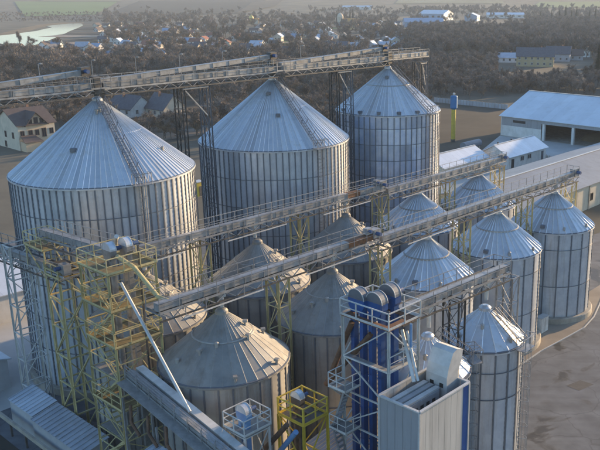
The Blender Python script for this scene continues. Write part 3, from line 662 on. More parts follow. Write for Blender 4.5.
# --- bright yellow mast T4
t4 = pthing('elevator_mast', 'bright yellow railed mast at the bottom centre beside the tan silo', 'tower', -1.3, -10.3)
lattice(t4, 0, 2.3, 0, 2.6, 0, [3.0,6.4,9.8], 'yellow_bright', .17, .10, cross=False)
floor_plate(t4, 0, 2.3, 0, 2.6, 9.8, 'steel_dark', (.6,1.4,.8,2.0)); railing(t4, [(0,0,9.8),(2.3,0,9.8),(2.3,2.6,9.8),(0,2.6,9.8)], 'yellow_bright', 1.3, 1.2, .085, closed=True)
for x in (0,2.3):
    for y in (0,2.6): member(t4, 'corner_post', (x,y,9.8), (x,y,11.15), .12, 'yellow_bright')
elevator('dark elevator with a pale rounded head inside the bright yellow mast', -.5, -8.9, 10.9, 'steel_dark', 'galv', 'steel_dark', s=.72)
for (q0, q1, lb) in (((287,425,10.6),(262,452,7.5),'rusty brown chute sloping down left from the bright yellow mast'), ((296,432,10.2),(276,456,7.2),'blue chute sloping down left from the bright yellow mast')):
    o = MB().path([at_z(*q0), at_z(*q1)],.19,12).build('chute','rust_pipe' if 'rusty' in lb else 'blue_light'); tag(o,lb,'pipe')
# --- blue elevator tower
t5 = pthing('elevator_tower', 'white lattice tower with railed top platform around dark blue elevators', 'tower', 2.0, -15.2)
lattice(t5, 0, 3.1, 0, 4.2, 0, [3.0,6.0,9.0,11.6,14.2,17.3], 'white_paint', .17, .10)
floor_plate(t5, -.1, 3.2, -.1, 4.3, 17.3, 'rust', (.5,2.6,.6,3.6)); railing(t5, [(-.1,-.1,17.3),(3.2,-.1,17.3),(3.2,4.3,17.3),(-.1,4.3,17.3)], 'white_paint', 1.2, 1.4, .075, closed=True)
floor_plate(t5, 0, 3.1, .1, 4.1, 14.2, 'grating', (.5,2.6,.6,3.6)); railing(t5, [(0,0,14.2),(3.1,0,14.2),(3.1,4.2,14.2)], 'white_paint', 1.1, 1.5, .05)
for (x0,y0,z) in ((-1.5,2.6,12.4),(-1.5,2.6,9.2),(-1.5,2.6,6.0)):
    floor_plate(t5, x0, 0, y0, y0+1.6, z, 'grating'); railing(t5, [(x0,y0,z),(x0,y0+1.6,z),(0,y0+1.6,z)], 'white_paint', 1.1, .8, .05); railing(t5, [(x0,y0,z),(0,y0,z)], 'white_paint', 1.1, .8, .05)
    member(t5, 'bracket', (x0,y0,z), (0,y0,z-1.4), .07, 'white_paint'); member(t5, 'bracket', (x0,y0+1.6,z), (0,y0+1.6,z-1.4), .07, 'white_paint')
b = MB()
for k, (za, zb) in enumerate(((0,3.0),(3.0,6.0),(6.0,9.2),(9.2,12.4))):
    ya, yb = (4.1,2.9) if k%2 else (2.9,4.1)
    for s in (-1.3,-.7): b.beam((s,ya,za),(s,yb,zb),.05,.15)
    for i in range(10): f = (i+.5)/10; b.beam((-1.3,ya+(yb-ya)*f,za+(zb-za)*f),(-.7,ya+(yb-ya)*f,za+(zb-za)*f),.2,.04)
b.build('stairway','steel_light',t5)
member(t5, 'conduit', (2.0,-.25,0), (2.0,-.25,17.2), .2, 'blue_light', prof='tube')
elevator('blue elevator with round grey head, left one of the three on the tower', 3.0, -11.6, 17.9, 'blue_paint', 'stiff', 'blue_paint', s=1.0, twin=.85)
elevator('blue elevator with round grey head, front one of the three on the tower', 3.3, -13.0, 17.9, 'blue_paint', 'stiff', 'blue_paint', s=1.0, twin=.85)
elevator('blue elevator with round grey head, right one of the three on the tower', 4.75, -12.9, 18.0, 'blue_paint', 'stiff', 'blue_paint', s=1.05, twin=.85)
for (q0, q1, lb) in (((352,322,16.6),(328,381,11.4),'long rusty chute from the blue tower down to the bright yellow mast'), ((371,334,16.0),(326,384,11.2),'second rusty chute, meeting the first at the bright yellow mast')):
    o = MB().path([at_z(*q0), at_z(*q1)],.20,12).build('chute','rust_pipe'); tag(o,lb,'pipe')
for (q0, q1, lb) in (((402,330,16.4),(414,382,13.6),'white twin-pipe chute leaning from the blue tower onto the grey box'),):
    o = MB().path([at_z(*q0), at_z(*q1)],.13,10); o.path([at_z(q0[0]+5,q0[1]+1,q0[2]),at_z(q1[0]+4,q1[1]-1,q1[2])],.10,10); o = o.build('chute','white_paint'); tag(o,lb,'pipe')
# --- gallery from the blue tower over the slim silos
c4o = Vector(GA[0]); c4o.z = 0; d4 = (GA[1]-GA[0]); d4.z = 0; a4 = math.atan2(d4.y, d4.x)
c4 = thing('conveyor_gallery', 'railed gallery from the blue tower over the slim silos, ending in mid air', 'conveyor', c4o, a4)
x4 = (at_z(511,272,16.6)-c4o).dot(d4.normalized()); 
gallery(c4, -3.4, 16.9, x4, 16.6, truss=True)
railing(c4, [(x4,-.5,16.6),(x4,1.2,16.6)], 'steel_light', 1.15, 1.0, .045)
for x in (0, d4.length): inlet(c4, x, -.1, 16.7, 14.9, 0)
for x in (d4.length+3.75,):
    trestle('lattice trestle under the free end of the railed gallery', x, .35, c4o, a4, 1.0, 1.5, 15.8, 'steel_light', 7, None, pw=.12, bw=.06)
trestle('dark lattice trestle between the two slim silos', d4.length/2, .35, c4o, a4, .8, 1.5, 15.9, 'steel_dark', 7, None, pw=.12, bw=.06)

# --- grey clad box with blue corner strip
ZB = 13.4; A0, A1, B0, B1 = .45, 5.75, -19.1, -15.75
bx = pthing('machine_house', 'tall grey clad box with open top and dark blue corner strip', 'building', A0, B0)
LX, LY = A1-A0, B1-B0
def clad(par, p, q, z0, z1, n, m, last=None, th=.08):
    p = Vector(p); q = Vector(q); nrm = (q-p).cross(Vector((0,0,1))).normalized()
    for i in range(n):
        a = p.lerp(q, i/n); c = p.lerp(q, (i+1)/n); g_ = (c-a).normalized()*.012
        mm = last if (last and i == n-1) else m
        MB().prism([a+g_+Vector((0,0,z0)), c-g_+Vector((0,0,z0)), c-g_-nrm*th+Vector((0,0,z0)), a+g_-nrm*th+Vector((0,0,z0))], (0,0,z1-z0)).build('wall_panel', mm, par)
clad(bx, (0,0,0), (LX,0,0), 0, ZB, 8, 'cream_clad', 'blue_paint'); clad(bx, (0,LY,0), (0,0,0), 0, ZB, 5, 'grey_clad')
clad(bx, (LX,0,0), (LX,LY,0), 0, ZB, 5, 'grey_clad'); clad(bx, (LX,LY,0), (0,LY,0), 0, ZB, 8, 'cream_clad')
for (p, q) in (((0,0),(LX,0)),((LX,0),(LX,LY)),((LX,LY),(0,LY)),((0,LY),(0,0))): member(bx, 'parapet_cap', (*p,ZB+.03), (*q,ZB+.03), .2, 'trim', .1)
for p in ((0,0),(LX,0),(0,LY),(LX,LY)): member(bx, 'corner_trim', (*p,0), (*p,ZB-.03), .13, 'trim')
MB().box(.1,LX-.1,.1,LY-.1,ZB-1.6,ZB-1.5).build('inner_roof','grey_clad',bx)
MB().box(.12,LX-1.6,LY*.38,LY*.82,ZB-1.5,ZB-.35).build('roof_housing','grey_clad',bx)
for i in range(5): MB().box(.45+i*.62,.75+i*.62,LY*.38-.03,LY*.38,ZB-1.15,ZB-.7).build('louvre','black',bx)
for k in range(3): MB().box(.1,LX-1.5,LY*.40+k*.5,LY*.40+k*.5+.36,ZB-.33,ZB-.18+.03*k).build('roof_duct','trim' if k != 1 else 'grey_clad',bx)
hd = pthing('exhaust_hood', 'pale curved exhaust hood standing on the far corner of the grey box', 'duct', A1-1.3, B0+.9)
pr = [(0,0,ZB-1.5),(1.25,0,ZB-1.5),(1.25,0,ZB+.55),(1.65,0,ZB+1.35),(1.75,0,ZB+2.0),(1.1,0,ZB+2.25),(.65,0,ZB+2.1),(.2,0,ZB+1.2),(0,0,ZB+.5)]
MB().prism(pr,(0,1.75,0)).build('hood_body','trim',hd)
MB().box(-.03,0,.3,.6,ZB-.3,ZB).build('hatch','black',hd); MB().box(-.03,0,1.1,1.4,ZB-.3,ZB).build('hatch','black',hd)
railing(hd, [(1.45,.1,ZB),(1.45,2.0,ZB)], 'white_paint', 1.1, .9, .05)

# ------------------------------------------------------------------ sheds and houses
def gable_shed(name, label, cat, a0, a1, b0, b1, eave, ridge, wm, rm, axis='a', over=.4, npan=8, group=None, openside=None, loc=None, rz=None):
    """gable building in the plant frame; returns the thing (origin at a0,b0)"""
    t = pthing(name, label, cat, a0, b0, group); L, D = a1-a0, b1-b0
    if axis == 'a':
        gp = [(0,0),(D,0)]; gab = lambda x: [(x,0,0),(x,D,0),(x,D,eave),(x,D/2,ridge),(x,0,eave)]
        b = MB().prism(gab(0),(.2,0,0)).prism(gab(L-.2),(.2,0,0)); b.build('gable_wall', wm, t)
        if openside != 'front': MB().box(.2,L-.2,0,.2,0,eave).build('wall', wm, t)
        MB().box(.2,L-.2,D-.2,D,0,eave).build('wall', wm, t)
        sl_ = (ridge-eave)/(D/2)
        for s in (0,1):
            for i in range(npan):
                x0 = -over+(L+2*over)*i/npan; x1 = -over+(L+2*over)*(i+1)/npan-.015
                ye = -over if s == 0 else D+over; ze = eave-over*sl_
                MB().prism([(x0,ye,ze+.03),(x0,D/2,ridge+.03),(x0,D/2,ridge+.15),(x0,ye,ze+.15)],(x1-x0,0,0)).build('roof_panel', rm, t)
        member(t,'ridge_cap',(-over,D/2,ridge+.19),(L+over,D/2,ridge+.19),.4,'trim',.08)
    else:
        gab = lambda y: [(0,y,0),(L,y,0),(L,y,eave),(L/2,y,ridge),(0,y,eave)]
        b = MB().prism(gab(0),(0,.2,0)).prism(gab(D-.2),(0,.2,0)); b.build('gable_wall', wm, t)
        if openside != 'front': MB().box(0,.2,.2,D-.2,0,eave).build('wall', wm, t)
        MB().box(L-.2,L,.2,D-.2,0,eave).build('wall', wm, t)
        sl_ = (ridge-eave)/(L/2)
        for s in (0,1):
            for i in range(npan):
                y0 = -over+(D+2*over)*i/npan; y1 = -over+(D+2*over)*(i+1)/npan-.015
                xe = -over if s == 0 else L+over; ze = eave-over*sl_
                MB().prism([(xe,y0,ze+.03),(L/2,y0,ridge+.03),(L/2,y0,ridge+.15),(xe,y0,ze+.15)],(0,y1-y0,0)).build('roof_panel', rm, t)
        member(t,'ridge_cap',(L/2,-over,ridge+.19),(L/2,D+over,ridge+.19),.5,'trim',.08)
    return t
def window(par, p, ux, w, h, fm='white_paint'):
    """window on a wall: p = centre on the wall face, ux = unit vector along the wall (outward normal = ux x up)"""
    p = Vector(p); ux = Vector(ux); n = ux.cross(Vector((0,0,1))); up = Vector((0,0,1))
    f = MB(); 
    for s in (-1,1): f.beam(p+ux*(s*w/2)-up*h/2+n*.03, p+ux*(s*w/2)+up*h/2+n*.03, .12); f.beam(p-ux*w/2+up*(s*h/2)+n*.03, p+ux*w/2+up*(s*h/2)+n*.03, .12)
    f.beam(p-up*h/2+n*.03, p+up*h/2+n*.03, .07)
    fo = f.build('window', fm, par)
    MB().add([p-ux*w/2-up*h/2+n*.012, p+ux*w/2-up*h/2+n*.012, p+ux*w/2+up*h/2+n*.012, p-ux*w/2+up*h/2+n*.012],[(0,1,2,3)]).build('pane','glass',fo)
# big open-fronted hall at the right
h = gable_shed('storage_hall', 'large pale open-fronted storage hall with a wide white roof at the right edge', 'building', 153.3, 183.3, 8, 74.9, 5.6, 11.0, 'plaster_white', 'roof_white', 'b', .5, 30, openside='front')
D = 66.9
MB().box(-.02,.22,54,D-.2,0,3.0).build('front_wall','plaster_white',h); MB().box(-.02,.22,54,D-.2,3.02,5.55).build('upper_cladding','grey_clad',h); MB().box(-.02,.22,.2,54,4.5,5.55).build('fascia','grey_clad',h)
for i in range(7): member(h,'column',(.1,.4+i*8.8,0),(.1,.4+i*8.8,4.5),.7,'plaster_white')
MB().box(-.05,-.02,59,63,4.0,4.7).build('vent_strip','black',h); MB().box(9.6,10.4,37,37.8,9.2,10.2).build('roof_vent','black',h)
MB().box(.3,29.7,.3,D-.3,.02,.05).build('hall_floor','concrete',h)
for k,(y,hh) in enumerate(((12,2.4),(20,1.8),(31,2.6),(43,2.0))):
    hp = MB().lathe([(5.0,.05),(3.2,hh*.6),(1.2,hh*.93),(.2,hh)],18).build('grain_heap','reed'); hp.location = W(165,8+y,0); tag(hp,['low grain heap in the open hall near its right end','broad grain heap in the open hall left of the lowest heap','highest grain heap deep inside the open hall','grain heap in the open hall nearest its closed wall'][k],'heap','grain heaps inside the hall')
# offices
o1 = gable_shed('office_building', 'long low white office with pale roof, windows and a dark door', 'building', 116.6, 133, 48.6, 56.4, 2.9, 5.0, 'plaster_white', 'roof_white', 'a', .5, 10)
for x in (5.6,8.8): window(o1, (x,-.005,1.7), (1,0,0), 1.5, 1.1)
MB().box(1.1,2.2,-.06,0,0,2.1).build('door','black',o1); MB().box(14.2,15.2,-.06,0,0,2.1).build('door','roof_slate',o1)
for x in (3.2,9.0): MB().tube((x,5.2,3.6),(x,5.2,5.2),.22,n=8).build('flue','black',o1)
o2 = gable_shed('office_building', 'low cream office with pale roof beside the narrow bluish silo', 'building', 97.5, 113.8, 52.6, 60.4, 2.9, 4.8, 'plaster_cream', 'roof_white', 'a', .5, 10)
for x in (4.2,7.4,10.6,13.4): window(o2, (x,-.005,1.7), (1,0,0), 1.5, 1.0)
# long grey warehouse
wh = gable_shed('warehouse', 'long warehouse with dull grey roof and cream wall behind the last silos', 'building', 70, 150, 18.6, 36.4, 4.7, 6.9, 'plaster_cream', 'roof_grey', 'a', .4, 20)
for x in (12,20,28,33.5,40): window(wh, (x,-.005,2.2), (1,0,0), 1.0, 1.3, 'black')
for i in range(16): member(wh,'buttress',(2+i*5,-.09,0),(2+i*5,-.09,4.4),.35,'concrete',.2)
# lying tank, vehicles by the hall
tk = pthing('storage_tank','grey canopy-like tank lying between the office and the brown field','tank',129.5,68.2)
MB().tube((-3.5,0,1.5),(3.5,0,1.5),1.0,n=16).build('shell','roof_grey',tk)
for x in (-2.4,2.4): MB().box(x-.2,x+.2,-.9,.9,0,.9).build('saddle','concrete',tk)
def truck(label, a, b, rz, cm):
    t = pthing('parked_truck', label, 'truck', a, b, 'trucks by the open hall'); t.rotation_euler = (0,0,ROT+rz)
    MB().prism([(-.2,-1.1,.6),(1.8,-1.1,.6),(1.8,-1.1,2.0),(1.3,-1.1,2.7),(-.2,-1.1,2.7)],(0,2.2,0)).build('cab',cm,t)
    MB().box(-6.2,-.4,-1.2,1.2,1.0,2.5).build('cargo_body','roof_pale',t)
    MB().box(1.3,1.83,-.95,.95,1.65,2.3).build('windscreen','glass',t)
    for x in (1.0,-3.8,-5.0):
        for y in (-1.15,1.15): MB().tube((x,y-.15,.5),(x,y+.15,.5),.5,n=14).build('wheel','black',t)
truck('pale truck parked in front of the open hall at the right edge', 141, 32, R(95), 'roof_pale')
# blue and yellow water tower
wt = pthing('water_tower','slender water tower with yellow column and blue tank in the brown field','water tower',136,78.7)
MB().lathe([(.62,0),(.62,.8)],16,cap_top=True).build('base','steel_dark',wt); MB().lathe([(.60,.8),(.60,9.0)],16).build('column','yellow_bright',wt)
MB().lathe([(.62,8.8),(.95,9.2),(.95,12.2),(.85,12.35),(.3,12.5)],20,cap_top=True).build('tank','blue_tank',wt)
MB().lathe([(.35,12.7),(.35,13.1)],10,cap_top=True).build('hatch','trim',wt)
# fence behind the field
def fence(label, p, q, hgt, m, n, group=None):
    p = Vector(p); q = Vector(q); t = thing('boundary_fence', label, 'fence', p); d = q-p
    for i in range(n):
        member(t,'fence_panel',d*(i/n)+Vector((0,0,hgt/2)),d*((i+.94)/n)+Vector((0,0,hgt/2)),.12,m,hgt)
        member(t,'post',d*(i/n),d*(i/n)+Vector((0,0,hgt+.15)),.2,'concrete')
fence('pale concrete panel fence along the back of the brown field', at_z(434,102), at_z(508,109.5), 1.7, 'plaster_grey', 24)
fence('white fence in front of the gabled houses left of the trestle', at_z(128,114), at_z(186,118), 1.6, 'plaster_white', 16)
fence('low picket fence by the office lawns', at_z(546,160), at_z(562,166), 1.2, 'white_paint', 10)
# white cabinet between the last two silos, yellow hazard panel between the rear silos
cb = pthing('control_cabinet','white metal cabinet on the ground between the last two front silos','cabinet',42.2,-3.9)
MB().box(0,1.5,0,.8,.12,1.9).build('body','plaster_white',cb); MB().box(-.05,1.55,-.05,.85,1.9,1.98).build('lid','trim',cb); MB().box(.05,.72,-.03,0,.2,1.85).build('door','white_paint',cb); MB().box(.78,1.45,-.03,0,.2,1.85).build('door','white_paint',cb); MB().box(.05,1.45,.05,.75,0,.12).build('plinth','concrete',cb)
kq = at_z(199,196,0)
kk = thing('kiosk','narrow yellow kiosk glimpsed in the gap between the two widest silos','kiosk',kq,ROT)
MB().box(-.75,.75,-.75,.75,.1,2.9).build('body','yellow_bright',kk); MB().box(-.9,.9,-.9,.9,2.9,3.05).build('roof','trim',kk)
MB().box(-.78,-.75,-.35,.35,1.2,2.2).build('window','glass',kk); MB().box(-.35,.4,-.79,-.75,.1,2.1).build('door','steel_dark',kk); MB().box(-.8,.8,-.8,.8,0,.1).build('plinth','concrete',kk)
# bottom-left sheds
def leanto(label, a0, a1, b0, b1, z0, z1, m, n, axis='b', group=None, walls=True, base=0.0):
    t = pthing('lean_to_shed', label, 'shed', a0, b0, group); L, D = a1-a0, b1-b0
    for i in range(n):
        y0 = D*i/n; y1 = D*(i+1)/n-.01
        b = MB().prism([(0,y0,z0),(L,y0,z1),(L,y0,z1+.06),(0,y0,z0+.06)],(0,y1-y0,0)); b.beam((0,y1,z0+.09),(L,y1,z1+.09),.06,.08); b.build('roof_panel', m, t)
    if walls:
        MB().box(.1,.2,.1,D-.1,base,z0-.02).build('front_wall','plaster_grey',t); MB().box(L-.2,L-.1,.1,D-.1,base,z1-.05).build('rear_wall','plaster_grey',t)
        for y in (.1,D-.2): MB().prism([(.2,y,base),(L-.2,y,base),(L-.2,y,z1-.05),(.2,y,z0)],(0,.1,0)).build('side_wall','plaster_grey',t)
    else:
        for x,z in ((.15,z0),(L-.15,z1)):
            for y in (.15,D-.15): member(t,'post',(x,y,base),(x,y,z),.12,'steel_dark')
    return t
leanto('pale corrugated lean-to roof at the foot of the white lattice tower', -7.6, -5.2, 18.4, 23.1, 2.4, 3.0, 'roof_pale', 8, group='roofs along the truck intake')
leanto('grey corrugated lean-to roof at the foot of the slender yellow tower', -7.9, -5.35, 9.2, 18.0, 2.4, 3.0, 'roof_shed', 14, group='roofs along the truck intake')
leanto('small corrugated roof below the double conveyor at the bottom edge', -5.0, -2.0, -3.6, 1.9, 5.3, 5.0, 'roof_pale', 9, walls=False) if False else None
ir = pthing('guard_rail','long pale beam with posts along the truck intake at the lower left','rail',-8.6,6)
member(ir,'beam',(0,0,1.5),(0,18,1.5),.22,'concrete',.4)
for i in range(7): member(ir,'post',(0,.2+i*2.9,0),(0,.2+i*2.9,1.4),.16,'steel_dark')
mid = leanto('corrugated roof between the bright yellow mast and the blue tower', 1.6, 6.4, -9.2, -5.7, 4.3, 5.0, 'roof_shed', 10, walls=True)
bs = pthing('small_shed','small pale ridged roof under the double conveyor','shed',-9.6,-5.2)
for i in range(8): b = MB().prism([(0,.42*i,7.6),(2.0,.42*i,8.0),(2.0,.42*i,8.06),(0,.42*i,7.66)],(0,.41,0)); b.beam((0,.42*i+.4,7.7),(2.0,.42*i+.4,8.1),.05,.07); b.build('roof_panel','roof_pale',bs)
MB().box(.1,1.9,.1,3.2,5.4,7.55).build('wall','plaster_grey',bs)
for x in (.2,1.8):
    for y in (.2,3.1): member(bs,'leg',(x,y,0),(x,y,5.4),.18,'steel_dark')
# pale store left of the widest silo
ls = gable_shed('flat_store','pale metal-roofed store at the left edge beyond the widest silo','building', -3, 26, 47, 61, 3.6, 5.4, 'plaster_white', 'roof_white','a',.4,10)
ls = gable_shed('flat_store','low pale-roofed store at the left edge behind the white lattice tower','building', -14, -4.5, 30, 43, 3.2, 4.4, 'plaster_grey', 'roof_pale','b',.3,8)

def house(label, loc, rz, L, Wd, h, rise, wm, rm, wins=True, chim=True, group=None, name='house', two=False, far=False):
    t = thing(name, label, 'house', loc, rz, group); x, y = L/2, Wd/2
    MB().add([(-x,-y,-.5),(x,-y,-.5),(x,y,-.5),(-x,y,-.5),(-x,-y,h),(x,-y,h),(x,y,h),(-x,y,h),(-x,0,h+rise),(x,0,h+rise)],[(0,1,5,4),(1,2,6,9,5),(2,3,7,6),(3,0,4,8,7),(0,3,2,1)]).build('wall',wm,t)
    ov = .5; sl_ = rise/y; r = MB()
    for s in (-1,1):
        r.prism([(-x-ov,s*(y+ov),h-ov*sl_+.02),(-x-ov,0,h+rise+.02),(-x-ov,0,h+rise+.2),(-x-ov,s*(y+ov),h-ov*sl_+.2)],(2*x+2*ov,0,0))
    ro = r.build('roof',rm,t)
    if chim: MB().box(x*.3-.3,x*.3+.3,.5,1.1,h+rise*.5,h+rise+.8).build('chimney','brick',ro)
    if wins:
        zs_ = [1.6] + ([4.4] if two else [])
        for z in zs_:
            n = max(2, int(L/3.2))
            for s in (-1,1):
                for i in range(n): window(t, (s*(-x+L*(i+.5)/n), s*-y*1.0-.0*s - s*.005, z), (s,0,0), 1.1, 1.3)
            for s in (-1,1):
                for k in (-1,1): window(t, (s*(x+.005), s*k*y*.45, z), (0,s,0), 1.0, 1.3)
    return t
# yellow-cream house at the left
yc = W(58.6,160.2); 
yh = house('three-storey cream house with brown cross-gabled roof at the left edge', yc, ROT, 9.6, 12.6, 6.4, 3.4, 'plaster_cream', 'roof_brown', two=False, wins=False)
xg = MB().prism([(-2.6,-6.32,0),(2.6,-6.32,0),(2.6,-6.32,6.4),(0,-6.32,9.2),(-2.6,-6.32,6.4)],(0,5.5,0)).build('front_gable','plaster_peach',yh)
rg = MB()
for s in (-1,1): rg.prism([(s*3.1,-6.9,5.9),(0,-6.9,9.25),(0,-6.9,9.45),(s*3.1,-6.9,6.1)],(0,6.6,0))
rg.build('gable_roof','roof_brown',yh)
for (x,z,w,hh) in ((-1.5,7.0,.9,1.3),(0,7.2,1.0,1.6),(1.5,7.0,.9,1.3),(-1.7,4.2,1.0,1.4),(0,4.2,1.0,1.4),(1.8,4.0,1.1,2.2),(-1.6,1.5,1.0,1.3),(.2,1.5,1.2,1.4)): window(yh,(x,-6.33,z),(1,0,0),w,hh,'roof_brown')
for (x,z) in ((-3.8,4.2),(3.8,4.2),(3.8,1.5)): window(yh,(x,-6.305,z),(1,0,0),1.0,1.4,'roof_brown')
for (y,z) in ((1.0,3.6),(1.5,1.0),(-3.2,3.6)): window(yh,(-4.805,y,z),(0,-1,0),.9,1.5,'roof_brown')
MB().box(-4.6,-.6,-9.4,-6.4,0,2.3).build('porch','plaster_peach',yh); MB().prism([(-5.0,-9.8,2.3),(-.2,-9.8,2.3),(-.9,-6.4,3.5),(-4.3,-6.4,3.5)],(0,.05,.25)).build('porch_roof','roof_brown',yh)
def gz(px, py): p = terr_hit(px, py); return Vector((p.x, p.y, terr(p.x, p.y)))
house('cream gabled house behind the white fence, lit gable facing the yard', gz(166,116), ROT+math.pi/2, 10, 8.0, 3.0, 4.2, 'plaster_cream','roof_slate', group='houses behind the white fence')
house('dark-roofed house left of the lit gabled one behind the white fence', gz(131,115), ROT+math.pi/2+.1, 12, 9.0, 2.8, 3.6, 'plaster_white','roof_slate', group='houses behind the white fence')
# brick-yellow terrace and neighbours in the right-hand wood
house('long two-storey yellow house with lit gable in the right-hand wood', gz(535,66), R(-12), 20, 10, 5.6, 4.2, 'plaster_yellow','roof_slate',two=True)
house('grey house with pale trim just right of the long yellow one', gz(558,61), R(-16), 14, 10, 4.4, 4.0, 'plaster_grey','roof_slate')
house('low pale-roofed house left of the long yellow one', gz(507,62), R(-10), 14, 9, 2.8, 2.4, 'plaster_white','roof_pale')
house('small white house at the right edge of the wood', gz(587,57), R(60), 5, 5, 4.2, 2.0, 'plaster_white','roof_slate')
house('brown-roofed house between the grey house and the right edge', gz(572,60), R(-8), 12, 8, 3.0, 3.0, 'plaster_grey','roof_brown')
# far works with blue and white roofs
def works(label, px, py, L, D_, h, rise, wm, rm, rz):
    p = gz(px, py); t = thing('factory_hall', label, 'factory', p, rz); x, y = L/2, D_/2
    MB().add([(-x,-y,-1),(x,-y,-1),(x,y,-1),(-x,y,-1),(-x,-y,h),(x,-y,h),(x,y,h),(-x,y,h),(-x,0,h+rise),(x,0,h+rise)],[(0,1,5,4),(1,2,6,9,5),(2,3,7,6),(3,0,4,8,7),(0,3,2,1)]).build('wall',wm,t)
    for s in (-1,1): MB().prism([(-x-.4,s*(y+.5),h-.1),(-x-.4,0,h+rise+.05),(-x-.4,0,h+rise+.35),(-x-.4,s*(y+.5),h+.2)],(L+.8,0,0)).build('roof_slope',rm,t)
    for i in range(max(2,int(L/9))): MB().box(-x+3+i*9,-x+7+i*9,-y-.05,-y,h*.45,h*.75).build('window_band','glass',t)
works('blue-walled factory hall with pale roof beyond the rear gallery end', 423, 27, 46, 24, 6.0, 4.0, 'roof_bluetin','roof_bluetin', R(6))
works('larger white-roofed factory hall behind the blue-walled one', 436, 20, 40, 34, 9, 5, 'roof_bluetin','roof_white', R(-28))
works('blue and white gabled hall above the right-hand wood', 472, 21, 24, 18, 7, 4, 'roof_bluetin','roof_white', R(75))
works('long low white hall above the right-hand wood', 505, 18, 58, 18, 5, 3, 'plaster_white','roof_white', R(-2))
works('distant long white shed on the plain above the village', 357, 9.5, 60, 14, 5, 2, 'plaster_white','roof_white', R(0))
# church
cp = gz(346, 27); ch = thing('church','small cream church with golden roof and rounded tower in the far village','church',cp,R(-15))
MB().box(-4,14,-5,5,-1,6).build('nave','plaster_yellow',ch); MB().prism([(-4.5,-5.6,5.8),(-4.5,5.6,5.8),(-4.5,0,10)],(19,0,0)).build('roof','roof_orange',ch)
MB().lathe([(3.6,-1),(3.6,10.5),(3.9,11.2),(3.2,13.6),(1.6,15.3),(.4,16.2)],16,cap_top=True).build('tower','plaster_cream',ch).location=(-7,0,0)
MB().tube((-7,0,16),(-7,0,17.6),.12,n=6).build('cross','gold',ch)
cp = gz(251.5, 24); ch = thing('chapel','tiny bright golden chapel at the top of the far village','church',cp,0)
MB().lathe([(3.2,-1),(3.2,6),(3.4,7.2),(2.4,9.6),(1.0,11.2),(.1,12.0)],14).build('tower','gold',ch); MB().box(3,9,-3,3,-1,5).build('nave','plaster_cream',ch); MB().prism([(2.6,-3.4,5),(2.6,3.4,5),(2.6,0,7.4)],(7,0,0)).build('roof','roof_orange',ch)
# village
vill = [(12,53),(17,51),(45,49),(52,52),(57,48),(72,50),(83,50),(90,51),(97,50),(119,45),(127,46),(131,48),(140,39),(155,53),(175,51),(180,52),(167,33),(175,34),(187,31),(190,44),(196,45),(224,31),(227,33),(226,46),(212,48),(204,28),(237,40),(246,51),(265,43),(272,44),(279,44),(265,56),(281,54),(288,54),(262,27),(274,27),(283,26),(289,26),(298,25),(310,25),(317,25),(312,36),(325,48),(330,49),(343,49),(349,50),(356,50),(372,48),(380,47),(384,48),(372,27),(377,27),(393,26),(397,25),(362,25),(301,49),(243,24),(247,22.5),(151,44),(212,38),(254,33),(304,36),(204,42),(233,55),(296,40),(111,60),(86,62),(101,66),(330,36),(322,27),(344,38),(385,34),(160,62),(215,60),(60,57)]
rvv = random.Random(17)
while len(vill) < 150:
    q_ = (rvv.uniform(95,408), rvv.uniform(23,58))
    if min(abs(q_[0]-v[0])+2.2*abs(q_[1]-v[1]) for v in vill) > 9: vill.append(q_)
for k in range(46):                                   # garden plots between the houses
    c_ = gz(rvv.uniform(60,405), rvv.uniform(24,72)); a_ = R(rvv.choice([-14,-8,78])); lx, ly = rvv.uniform(12,32), rvv.uniform(16,44)
    pts = [(c_.x+math.cos(a_)*sx*lx-math.sin(a_)*sy*ly, c_.y+math.sin(a_)*sx*lx+math.cos(a_)*sy*ly) for sx, sy in ((-1,-1),(1,-1),(1,1),(-1,1))]
    struct(drape([[pts[0],pts[1]],[pts[3],pts[2]]], rvv.choice(['field_green','field_pale','field_dark','field_brown','grass_dull','track']), 'garden_plot', .12+.012*k))
for pl in ([(92,70),(150,60),(230,50),(300,42),(410,31)], [(150,36),(230,36),(300,33),(402,32)], [(300,58),(345,46),(395,36)], [(120,58),(128,44),(138,30)], [(215,62),(238,44),(262,28)]):
    rb_ = MB(); g_ = [gz(*q) for q in pl]; out_ = []
    for i in range(len(g_)-1):
        for j in range(8): out_.append(g_[i].lerp(g_[i+1], j/8))
    out_.append(g_[-1]); vs_ = []
    for i, c_ in enumerate(out_):
        d_ = (out_[min(i+1,len(out_)-1)]-out_[max(i-1,0)]); n_ = Vector((-d_.y, d_.x, 0)).normalized()*2.6
        vs_ += [(c_.x+n_.x, c_.y+n_.y, terr(c_.x,c_.y)+.75), (c_.x-n_.x, c_.y-n_.y, terr(c_.x,c_.y)+.75)]
    rb_.add(vs_, [(2*i,2*i+1,2*i+3,2*i+2) for i in range(len(out_)-1)]); struct(rb_.build('village_road','track'))
wms = ['plaster_white','plaster_white','plaster_grey','plaster_cream','plaster_white','plaster_grey']; rms = ['roof_pale','roof_slate','roof_brown','roof_pale','roof_slate','roof_slate','roof_brown','roof_bluetin','roof_red']
wnm = {'plaster_white':'white','plaster_grey':'grey','plaster_cream':'cream'}; rnm = {'roof_pale':'pale tin','roof_slate':'slate-grey','roof_brown':'brown','roof_bluetin':'blue tin','roof_red':'dull red'}
hpos = []; rv = random.Random(3); seen = {}
zone = lambda x: 'near the river' if x < 108 else 'above the widest silo' if x < 205 else 'above the middle silo' if x < 300 else 'above the narrow silo'
pos2 = ['lowest in its cluster','a little higher up','in the middle of its cluster','farther up the slope','among the topmost roofs','at the very back']
